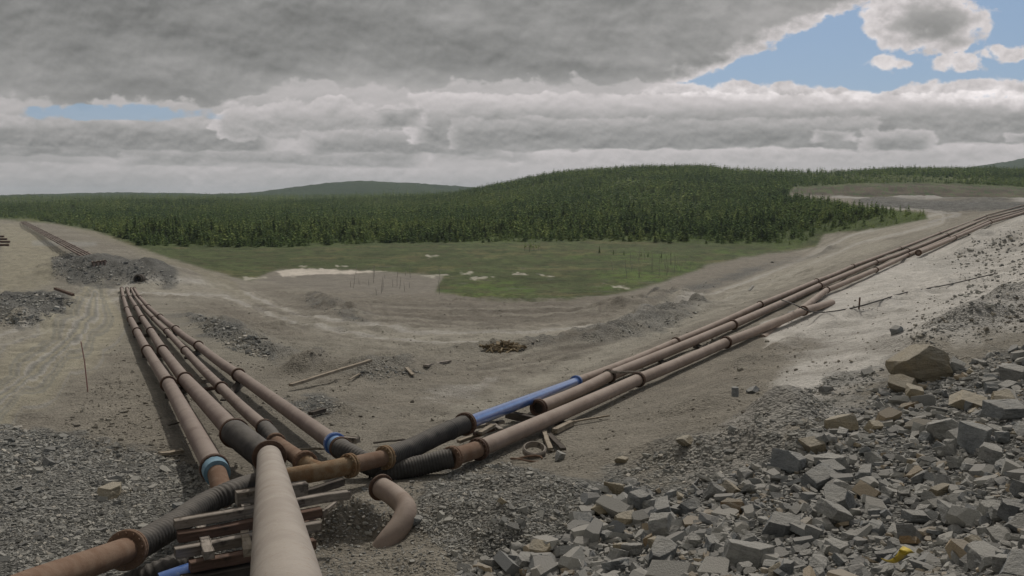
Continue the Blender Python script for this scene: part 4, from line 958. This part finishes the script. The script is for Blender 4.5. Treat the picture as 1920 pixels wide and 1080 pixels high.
for a in ((1718, 712, 104, 'rocktan', 'large tan boulder standing alone at the top edge of the rubble, nearest the pale sand', .66, 9),
          (1400, 1062, 92, 'rock', 'large pale grey slab with a flat top near the bottom centre of the rubble', .6, 5),
          (1895, 790, 90, 'rockdark', 'big dark boulder at the right edge above the other rocks', .7, 1),
          (1900, 715, 70, 'rock', 'grey boulder at the right edge below the dark slope', .6, 8),
          (1815, 765, 80, 'rocktan', 'broad tan rock below and right of the large boulder', .5, 2),
          (1715, 745, 60, 'rocktan', 'brownish rock tucked just below the large boulder', .6, 4),
          (1790, 700, 42, 'rock', 'pale upright slab right of the large boulder', .8, 6),
          (1770, 825, 75, 'rock', 'large light grey rock in the middle of the right hand rubble', .6, 9),
          (1830, 845, 60, 'rockdark', 'tall wedge of grey rock near the right edge', 1.0, 10),
          (1860, 865, 60, 'rock', 'pale triangular rock beside the tall wedge', .7, 11),
          (1240, 980, 62, 'rockdark', 'dark angular block at the left end of the rubble slope', .75, 12),
          (1172, 985, 48, 'rocktan', 'ochre block left of the dark angular one', .65, 13),
          (1135, 945, 36, 'rocktan', 'brown stone at the upper left tip of the rubble', .6, 0),
          (1168, 928, 36, 'rockdark', 'pointed grey stone at the upper left tip of the rubble', .75, 1),
          (1375, 960, 42, 'rockorange', 'orange tinted rock with a flat front in the middle of the rubble', .65, 5),
          (1370, 925, 34, 'rocktan', 'yellowish upright rock beside the round grey stone', .9, 2),
          (1340, 935, 34, 'rock', 'round grey stone beside the yellowish upright rock', .9, 7),
          (1217, 1025, 30, 'rockorange', 'orange rock standing below the dark angular block', 1.1, 3),
          (1480, 880, 60, 'rockdark', 'grey slab at the foot of the dark gravel slope', .7, 6),
          (1575, 805, 60, 'rocktan', 'long tan wedge lying at the upper edge of the rubble', .5, 10),
          (1525, 845, 55, 'rocktan', 'pale flat topped rock below the long tan wedge', .6, 8),
          (1160, 1065, 66, 'rockdark', 'slanting blue grey slab at the bottom edge', .5, 4),
          (1010, 1040, 50, 'rocktan', 'slanted yellowish slab at the lower left of the rubble', .6, 9),
          (985, 1065, 60, 'rock', 'grey block at the bottom left of the rubble', .6, 11),
          (1850, 1065, 90, 'rock', 'pale flat slab at the bottom right corner', .45, 12),
          (1900, 975, 56, 'rockdark', 'dark squared rock at the right edge near the bottom', .9, 13),
          (1860, 965, 48, 'rock', 'pale pointed rock left of the dark squared one', .8, 0),
          (1700, 1050, 60, 'rock', 'grey rock just right of the yellow strip', .6, 2),
          (1530, 1070, 50, 'rock', 'light grey rounded rock at the bottom edge', .6, 6),
          (1680, 625, 22, 'rockdark', 'small lone dark stone on the pale slope above the boulder', .7, 9),
          (1410, 735, 24, 'rockdark', 'flat dark stone beside the grey stub on the sand', .4, 7),
          (1168, 866, 28, 'rocktan', 'small brown block alone on the sand above the rubble', .5, 8),
          (1285, 830, 40, 'rocktan', 'flat tan stone at the crest of the dark gravel bank', .35, 9),
          (1050, 862, 22, 'rock', 'pale stone beside the rusty hoop', .8, 10),
          (1488, 594, 26, 'rock', 'grey stone between the buried pipe end and the cable', .6, 3), 
          (337, 955, 26, 'rockdark', 'blue grey stone beside the ribbed hose', .8, 1),
          (210, 930, 50, 'rocktan', 'tan stone lying alone in the left gravel', .6, 3),
          (216, 905, 24, 'rock', 'pale grey stone touching the tan stone in the left gravel', .7, 6),
          (777, 985, 30, 'rockdark', 'dark stone against the loose pipe elbow', .7, 7),
          (942, 945, 18, 'rocktan', 'small brown stone on the gravel heap', .8, 3)):
    put_rock(*a[:5], asp=a[5], sd=a[6], rot=(random.uniform(-.22, .22), random.uniform(-.22, .22), random.uniform(0, 6.28)))
def inpoly(px, py, poly): return float(poly_sd(np.array([float(px)]), np.array([float(py)]), poly)[0])
cnt = 0; tries = 0; grp = 'angular rocks of the rubble slope'
LB = {'rock': 'mid grey angular rock lying in the rubble slope at the lower right', 'rockdark': 'dark blue grey angular rock lying in the rubble slope at the lower right', 'rocktan': 'tan angular rock lying in the rubble slope at the lower right', 'rockorange': 'ochre stained rock lying in the rubble slope at the lower right'}
while cnt < 255 and tries < 6000:
    tries += 1; px = random.uniform(880, 1935); py = random.uniform(640, 1085)
    if inpoly(px, py, ROCKS) < 4: continue
    if random.random() > .35+.65*(px-880)/1000: continue
    s = min(76, 19+random.expovariate(1/13.))*(.65+.5*(py-640)/440)
    mk = random.choices(('rock', 'rockdark', 'rocktan', 'rockorange'), (54, 35, 9, 2))[0]
    put_rock(px, py, s, mk, LB[mk], grp+' '+{'rock': '(mid grey)', 'rockdark': '(dark)', 'rocktan': '(tan)', 'rockorange': '(ochre)'}[mk], asp=random.uniform(.45, .9)); cnt += 1

# small stones: vectorised copies of little hulls, joined as one mass
HULL = []
for sd in range(14):
    me = rock_mesh(100+sd, random.choice((.3, .42, .6)), 0, 'tmp'); v = np.array([v_.co[:] for v_ in me.vertices]); f = np.array([p.vertices[:] for p in me.polygons]); HULL.append((v, f)); bpy.data.meshes.remove(me)
def batch_hit(px, py):
    """ground points under many pixels, by marching the cached ground grid"""
    a = (px-960)/F; b_ = (540-py)/F; dy_ = CP+b_*SP; dz_ = -SP+b_*CP
    az = np.arctan2(a, dy_); hz = dz_/np.hypot(a, dy_)
    ia = np.clip(np.round(np.interp(np.degrees(az), AZ, np.arange(na))).astype(int), 0, na-1)
    G = gh.reshape(nr, na)
    o = np.full(len(px), -1)
    Z = CAMZ+hz[None]*RR[:, None]
    below = Z < G[:, ia]; i = below.argmax(0); ok = below.any(0)
    i = np.maximum(i, 1); k = np.arange(len(px))
    d0 = Z[i-1, k]-G[i-1, ia]; d1 = Z[i, k]-G[i, ia]; t = d0/(d0-d1+1e-9); r = RR[i-1]+(RR[i]-RR[i-1])*t
    return np.sin(az)*r, np.cos(az)*r, CAMZ+hz*r, ok
def stones(name, mat, px, py, size, lab, lift=.2, tint=None):
    x, y, z, ok = batch_hit(px, py); x, y, z, size = x[ok], y[ok], z[ok], size[ok]
    n = len(x); which = rng.integers(0, len(HULL), n); Vs, Fs, Ts = [], [], []; off = 0
    for k, (v, f) in enumerate(HULL):
        m = which == k; c = m.sum()
        if c == 0: continue
        ang = rng.uniform(0, 6.28, c); ca, sa = np.cos(ang), np.sin(ang); tl = rng.uniform(-.7, .7, c); ct_, st_ = np.cos(tl), np.sin(tl)
        s = size[m][:, None]; sc = s*np.stack([rng.uniform(.85, 1.5, c), rng.uniform(.6, 1.1, c), rng.uniform(.7, 1.2, c)], 1); w_ = v[None]*sc[:, None, :]
        X_, Y_, Z_ = w_[..., 0], w_[..., 1], w_[..., 2]
        Y2, Z2 = Y_*ct_[:, None]-Z_*st_[:, None], Y_*st_[:, None]+Z_*ct_[:, None]
        X3, Y3 = X_*ca[:, None]-Y2*sa[:, None], X_*sa[:, None]+Y2*ca[:, None]
        P_ = np.stack([X3+x[m][:, None], Y3+y[m][:, None], Z2+(z[m]+size[m]*lift)[:, None]], -1)
        Vs.append(P_.reshape(-1, 3)); Fs.append((f[None]+(np.arange(c)*len(v))[:, None, None]+off).reshape(-1, 3)); Ts.append(np.repeat(rng.uniform(0, 1, c), len(v))); off += c*len(v)
    o = link(name, npmesh(name, np.concatenate(Vs), np.concatenate(Fs), False, {'tint': ('FLOAT', np.concatenate(Ts))}), M[mat]); tag(o, lab, 'stones', kind='stuff'); return o
def sample(poly, n, bb, wobble=0.):
    px = rng.uniform(bb[0], bb[2], n); py = rng.uniform(bb[1], bb[3], n); d = poly_sd(px, py, poly)+fbm(px/30, py/20, 3, 41)*wobble
    m = d > 0; return px[m], py[m], d[m]
px, py, d = sample(ROCKS, 92000, (700, 590, 2420, 1330), 30)
k = (fbm(px/90, py/50, 3, 95) > -.03) | (rng.uniform(0, 1, len(px)) < .45); px, py = px[k], py[k]
sz = (4.4*np.exp(rng.normal(0, .80, len(px)))+2).clip(2.5, 54)*(.6+.5*(py-600)/480); Yd = np.clip(3.9*F/(py-372+1), 4, 60)
x_, y_, z_, ok_ = batch_hit(px, py); sz = sz/F*np.where(ok_, y_, 10)
stones('rubble', 'rubble', px, py, sz, 'small broken grey stones filling the gaps between the rocks of the slope', .22)
GX, GY, GS = [], [], []
def addg(poly, n, bb, smin, smean, smax, wob=14):
    px, py, d = sample(poly, n, bb, wob)
    if n > 3000: k = (fbm(px/70, py/26, 4, 91) > -.06) | (rng.uniform(0, 1, len(px)) < .3); px, py = px[k], py[k]
    x_, y_, z_, ok_ = batch_hit(px, py)
    s = np.clip(smin+rng.exponential(smean, len(px)), smin, smax)/F*y_
    GX.append(px); GY.append(py); GS.append(s*np.where(rng.uniform(0, 1, len(px)) < .03, 2.2, 1))
addg(GRAV[0], 26000, (-60, 795, 490, 1120), 2.2, 1.8, 11)
addg(GRAV[1], 15000, (775, 860, 1125, 1055), 2.2, 1.6, 9)
addg([(480, 940), (800, 900), (870, 1000), (960, 1050), (960, 1130), (600, 1130)], 5000, (480, 900, 960, 1130), 1.8, 1.4, 8)
addg(GRAV[6], 7000, (1070, 690, 1665, 950), 2.2, 2.0, 9)
addg(GRAV[2], 900, (120, 486, 345, 536), 1.4, .9, 4, 4); addg(GRAV[3], 800, (90, 468, 195, 530), 1.4, .9, 4, 4)
addg(GRAV[4], 900, (-20, 545, 145, 615), 1.6, 1.6, 9, 4); addg(GRAV[5], 1800, (340, 585, 530, 685), 1.8, 1.6, 8, 10)
addg(GRAV[7], 300, (560, 550, 700, 610), 1.2, .8, 4, 4); addg(GRAV[8], 350, (1090, 575, 1330, 645), 1.4, 1.2, 6, 8); addg(GRAV[9], 300, (1210, 475, 1510, 580), 1.2, 1.0, 5, 8)
addg(GRAV[10], 500, (650, 680, 810, 715), 1.5, 1.2, 6, 6); addg(GRAV[11], 400, (530, 735, 650, 790), 1.6, 1.4, 8, 6)
addg([(1750, 480), (1920, 420), (1930, 620), (1760, 650), (1680, 620), (1800, 540)], 2000, (1680, 420, 1930, 650), 1.2, 1.6, 10, 60)
stones('gravel', 'gravel', np.concatenate(GX), np.concatenate(GY), np.concatenate(GS), 'dark crushed gravel heaped and spread around the pipes and tracks', .15)
px, py, d = sample([(220, 560), (700, 560), (1150, 560), (1500, 480), (1560, 470), (1600, 520), (1920, 430), (1920, 640), (1500, 760), (1200, 880), (900, 900), (700, 1080), (200, 1080), (180, 800), (200, 600)], 16000, (180, 430, 1920, 1080))
k = (fbm(px/60, py/30, 3, 43) > .02) | (rng.uniform(0, 1, len(px)) < .12); px, py = px[k], py[k]
qx, qy, _ = sample([(215, 560), (235, 640), (290, 740), (330, 860), (200, 870), (120, 800), (200, 700)], 3600, (100, 540, 340, 880), 20); q2, q3, _ = sample([(300, 560), (350, 600), (520, 680), (700, 800), (640, 830), (450, 700), (330, 620)], 1800, (290, 540, 710, 840), 16)
px = np.concatenate([px, qx, q2]); py = np.concatenate([py, qy, q3])
x_, y_, z_, ok_ = batch_hit(px, py); stones('scattered_stones', 'scatter', px, py, np.clip(1.0+rng.exponential(1.2, len(px)), 1.0, 9)/F*y_*np.clip(28/y_, .45, 1.3), 'loose stones and clods scattered over the bare ground', .15)
# debris heap
hp = hit(945, 655); yb0 = empty('debris_heap', hp, 'heap of yellow brown wood scraps on the bare ground in the middle', 'debris heap')
hm = MB()
for i in range(70):
    a = random.uniform(0, 6.28); rr2 = random.random()**.6; c = hp+Vector((math.cos(a)*rr2*.95, math.sin(a)*rr2*.8, .06+.34*(1-rr2)*random.random())); t = Vector((random.uniform(-1, 1), random.uniform(-1, 1), random.uniform(-.35, .35))).normalized()*random.uniform(.1, .28)
    hm.bar(c-t, c+t, random.uniform(.05, .16), random.uniform(.03, .07), random.uniform(0, 3))
M['scrap'] = woodmat('yellow_brown_scrap', (.27, .215, .13), (.20, .155, .10), (.10, .08, .055)); hm.build('scraps', M['scrap'], yb0, kind='stuff')

# ------------------------------------------------------------------ trees
def spruce_arrays(seed, H=1., levels=11, per=7, wd=.2, trunk=False):
    """crown of a narrow northern spruce: drooping two-sided sprays set round the stem, unit height"""
    rd = np.random.default_rng(seed); V, Fc, T = [], [], []
    for l in range(levels):
        z = .10+.86*l/(levels-1)*(1+rd.uniform(-.02, .02)); rr_ = wd*(1-(z-.05)/1.02)**.75*rd.uniform(.75, 1.15)+.012
        for k in range(per):
            a = 2*math.pi*(k/per)+rd.uniform(-.5, .5)+l; L = rr_*rd.uniform(.55, 1.2); w_ = L*rd.uniform(.28, .5)+.012
            zz = z+rd.uniform(-.03, .03); dx_, dy_ = math.cos(a), math.sin(a); dr_ = L*rd.uniform(.15, .65)
            n = len(V)
            V += [(0, 0, zz+.035), (dx_*L*.6-dy_*w_, dy_*L*.6+dx_*w_, zz-dr_*.55), (dx_*L, dy_*L, zz-dr_), (dx_*L*.6+dy_*w_, dy_*L*.6-dx_*w_, zz-dr_*.55)]
            Fc += [(n, n+1, n+2), (n, n+2, n+3)]; t = rd.uniform(0, 1); T += [t]*4
    n = len(V); V += [(-.012, 0, .93), (.012, 0, .93), (0, 0, 1.03), (0, .012, .93)]; Fc += [(n, n+1, n+2), (n, n+2, n+3)]; T += [.5]*4
    return np.array(V), np.array(Fc), np.array(T)
def birch_arrays(seed, nl=90):
    rd = np.random.default_rng(seed); V, Fc, T = [], [], []
    cl = [(rd.normal(0, .12), rd.normal(0, .12), rd.uniform(.3, .95)) for _ in range(9)]
    for i in range(nl):
        c = cl[rd.integers(0, 9)]; s = .05*(1.25-c[2]); p = np.array(c)*np.array([1.2-c[2]*.5, 1.2-c[2]*.5, 1])+rd.normal(0, .05, 3)
        q = rd.normal(0, 1, (3, 3)); q = q/np.linalg.norm(q, axis=1)[:, None]*s*rd.uniform(.6, 1.4)
        n = len(V); V += [tuple(p+q[0]), tuple(p+q[1]), tuple(p+q[2])]; Fc.append((n, n+1, n+2)); T += [rd.uniform(0, 1)]*3
    return np.array(V), np.array(Fc), np.array(T)
def tree_points(n, y0, y1, p=2.):
    u = rng.uniform(-.86, .80, n); r = (rng.uniform(0, 1, n)*(y1**p-y0**p)+y0**p)**(1/p); x = u*r; y = r
    g = base(x, y); px, py = pix(x, y, g); d = poly_sd(px, py, TREES); m = d > 1.0; return x[m], y[m], px[m], py[m], d[m]
# individuals: the nearest trees in view
x, y, px, py, dd = tree_points(125000, 215, 900, 1.7)
dens = fbm(x/40, y/40, 3, 71); k = (dens > -.22) | (rng.uniform(0, 1, len(x)) < .4)
opnp = poly_sd(px, py, [(1330, 318), (1500, 325), (1760, 330), (1920, 334), (1920, 343), (1600, 340), (1400, 332)]); k &= (opnp < 0) | (rng.uniform(0, 1, len(x)) < .25)
x, y, px, py = x[k], y[k], px[k], py[k]
q = [(1500, 462), (1530, 440), (1640, 428), (1738, 411), (1735, 402), (1600, 388), (1480, 372), (1400, 400), (1420, 450)]
tx, ty, _ = sample(q, 2600, (1400, 370, 1740, 465)); tx2, ty2, tz2, tok = batch_hit(tx, ty); tx2, ty2, tx, ty = tx2[tok], ty2[tok], tx[tok], ty[tok]
x, y, px, py = np.concatenate([x, tx2]), np.concatenate([y, ty2]), np.concatenate([px, tx]), np.concatenate([py, ty])
# a few trees out on the bog
z = height(x, y)
birchp = .12+.5*sstep(fbm(x/30, y/30, 3, 73), -.05, .15)*sstep(y, 520, 260)+.3*((px > 1080) & (y < 290))
isb = rng.uniform(0, 1, len(x)) < birchp
H = rng.normal(4.1, .9, len(x)).clip(2.0, 7)*np.where(isb, .75, 1)*(.85+.3*sstep(fbm(x/60, y/60, 2, 75), -.2, .2))
H = H*rng.choice([.7, .9, 1, 1.12], len(x))*(1-.17*sstep(y, 330, 600)); H = H*np.clip(.62+poly_sd(px, py, TREES)*.03, .5, 1)
H = H*np.where((px > 1450) & (y < 330), .62, 1)
inv = (px > 0) & (px < 1920); rank = np.where(inv, H/y, 0); order = np.argsort(-rank); top_i = order[:300]; rest = np.ones(len(x), bool); rest[top_i] = False
SPM = []; BIM = []
def trunkmesh(name, h0, r0):
    g = MB(); g.tube([(0, 0, -.03), (0.004, 0, h0*.5), (-.004, 0.003, h0)], [r0, r0*.7, r0*.2], 6); me = bpy.data.meshes.new(name); me.from_pydata(g.v, [], g.f); me.materials.append(M['bark']); return me
for s in range(8):
    v, f, t = spruce_arrays(s, levels=11, per=7, wd=.24+.06*(s % 3)); me = npmesh('crown', v, f, False, {'tint': ('FLOAT', t)}); me.materials.append(M['needle']); SPM.append(me)
for s in range(5):
    v, f, t = birch_arrays(50+s, 260); me = npmesh('crown', v, f, False, {'tint': ('FLOAT', t)}); me.materials.append(M['leaf']); BIM.append(me)
TS = trunkmesh('trunk', .9, .02); TB = trunkmesh('trunk', .75, .018)
GS_ = 'spruces along the near edge of the forest'; GB_ = 'birches along the near edge of the forest'
for i in top_i:
    b_ = bool(isb[i]); r = bpy.data.objects.new('birch_tree' if b_ else 'spruce_tree', None); COL.objects.link(r)
    h = float(H[i]); r.location = (float(x[i]), float(y[i]), float(z[i])-.1); r.rotation_euler = (random.uniform(-.04, .04), random.uniform(-.04, .04), random.uniform(0, 6.28)); r.scale = (h, h, h)
    tag(r, 'light green birch in the front rows of the forest beyond the bog' if b_ else 'dark green spruce in the front rows of the forest beyond the bog', 'tree', GB_ if b_ else GS_)
    for nm, me in (('crown', random.choice(BIM if b_ else SPM)), ('trunk', TB if b_ else TS)):
        o = bpy.data.objects.new(nm, me); COL.objects.link(o); o.parent = r
def mass(name, mats, sets, x, y, z, H, lab, tintb=None):
    Vs, Fs, Ts = [], [], []; off = 0; wh = rng.integers(0, len(sets), len(x))
    for k, (v, f, t) in enumerate(sets):
        m = wh == k; c = int(m.sum())
        if not c: continue
        a = rng.uniform(0, 6.28, c)[:, None]; h = H[m][:, None]; wdt = h*rng.uniform(.8, 1.25, c)[:, None]
        X_ = (v[None, :, 0]*np.cos(a)-v[None, :, 1]*np.sin(a))*wdt+x[m][:, None]; Y_ = (v[None, :, 0]*np.sin(a)+v[None, :, 1]*np.cos(a))*wdt+y[m][:, None]; Z_ = v[None, :, 2]*h+z[m][:, None]-.1
        Vs.append(np.stack([X_, Y_, Z_], -1).reshape(-1, 3)); Fs.append((f[None]+(np.arange(c)*len(v))[:, None, None]+off).reshape(-1, 3))
        Ts.append((t[None]*.3+rng.uniform(0, 1, c)[:, None]**1.5*.8).ravel()); off += c*len(v)
    o = link(name, npmesh(name, np.concatenate(Vs), np.concatenate(Fs), False, {'tint': ('FLOAT', np.concatenate(Ts))}), M[mats]); tag(o, lab, 'forest', kind='stuff')
ex_, ey_, ed_ = sample(TREES, 120000, (190, 400, 1760, 474)); k = ed_ < 9; ex_, ey_ = ex_[k][:2600], ey_[k][:2600]; bx, by, bz, bok = batch_hit(ex_, ey_)
rs = rest & ~isb; rb = rest & isb
near = y < 420
mass('spruce_forest', 'needle', [spruce_arrays(200+i, levels=7, per=6, wd=.36) for i in range(6)], x[rs & near], y[rs & near], z[rs & near], H[rs & near], 'dense dark spruce forest rising behind the front trees')
mass('hillside_forest', 'needle', [spruce_arrays(300+i, levels=5, per=5, wd=.42) for i in range(6)], x[rs & ~near], y[rs & ~near], z[rs & ~near], H[rs & ~near]*1.05, 'dark spruce forest covering the middle hill up to its skyline')
mass('birch_wood', 'leaf', [birch_arrays(400+i, 60) for i in range(5)], x[rb], y[rb], z[rb], H[rb], 'light green birches mixed into the spruce forest')
mass('willow_scrub', 'leaf', [birch_arrays(600+i, 40) for i in range(5)], bx[bok], by[bok], bz[bok]-.4, rng.uniform(1.2, 2.6, int(bok.sum())), 'low light green scrub fringing the foot of the forest')
xf, yf, pf, qf, df = tree_points(33000, 900, 1900, 2.); mass('distant_forest', 'needle', [spruce_arrays(500+i, levels=4, per=4, wd=.32) for i in range(4)], xf, yf, height(xf, yf, False), rng.normal(5.5, 1.3, len(xf)).clip(3, 9), 'low distant forest spread across the plain at the horizon')
# shrubs in the bog, dead snags
def single(kind, px_, py_, h, lab, grp=None):
    p = hit_base(px_, py_, 0, height); r = bpy.data.objects.new(kind, None); COL.objects.link(r); r.location = p-Vector((0, 0, .1)); r.scale = (h, h, h); r.rotation_euler = (0, 0, random.uniform(0, 6))
    tag(r, lab, 'tree', grp)
    for nm, me in (('crown', random.choice(BIM if kind == 'birch_tree' else SPM)), ('trunk', TB if kind == 'birch_tree' else TS)):
        o = bpy.data.objects.new(nm, me); COL.objects.link(o); o.parent = r
for q in ((984, 471, 2.8), (993, 472, 3.3), (1001, 471, 2.9), (1010, 470, 2.3)): single('birch_tree', *q, 'low leafy birch in the small clump standing out on the bog', 'birches of the small clump on the bog')
single('spruce_tree', 1124, 474, 1.9, 'tiny spruce alone on the bog right of the small clump')
for q in ((1170, 478), (1202, 480), (1215, 481), (1240, 483), (1258, 479), (1150, 477)): single('spruce_tree', *q, random.uniform(.8, 1.6), 'stunted spruce on the bright green bog before the right hand forest', 'stunted spruces on the bright green bog')
for i in range(58):
    if i < 22: px_, py_ = random.uniform(655, 830), random.uniform(515, 553)
    else: px_, py_ = random.uniform(1140, 1345), random.uniform(482, 522)
    if i >= 22 and inpoly(px_, py_, GREEN) < 4: px_ -= 60
    p = hit(px_, py_); h = random.uniform(.8, 2.6); t = Vector((random.uniform(-.12, .12), random.uniform(-.1, .1), 1))
    g = MB(); g.tube([p-t*.2, p+t*h*.5, p+t*h], [.035, .028, .01], 6)
    for _ in range(5):
        q = p+t*h*random.uniform(.35, .95); dv = Vector((random.uniform(-1, 1), random.uniform(-1, 1), random.uniform(-.2, .5))).normalized()*random.uniform(.1, .35); g.tube([q, q+dv], [.014, .006], 4)
    g.thing('dead_tree', M['snag'], 'bare dead trunk standing in the grey mud of the bog' if i < 22 else 'bare dead trunk standing in the green bog near the right hand shore', 'dead tree', 'dead trunks in the mud' if i < 22 else 'dead trunks in the green bog')

# ------------------------------------------------------------------ air
hz = bpy.data.meshes.new('haze'); bm = bmesh.new(); bmesh.ops.create_cube(bm, size=1); bm.to_mesh(hz); bm.free()
ho = bpy.data.objects.new('haze', hz); COL.objects.link(ho); zmin = float(V[:, 2].min())-61; zmin = min(zmin, CAMZ-130); zmax = CAMZ+110
ho.scale = (18400, 18400, zmax-zmin); ho.location = (0, 0, (zmax+zmin)/2)
m = bpy.data.materials.new('haze_air'); m.use_nodes = True; nt = m.node_tree; nt.nodes.clear(); o_ = nt.nodes.new('ShaderNodeOutputMaterial'); v_ = nt.nodes.new('ShaderNodeVolumePrincipled')
v_.inputs['Color'].default_value = (.80, .88, .95, 1); v_.inputs['Density'].default_value = .00010; v_.inputs['Anisotropy'].default_value = .2
nt.links.new(v_.outputs[0], o_.inputs['Volume']); hz.materials.append(m); tag(ho, 'thin pale summer haze over the far woodland', 'haze', kind='stuff')
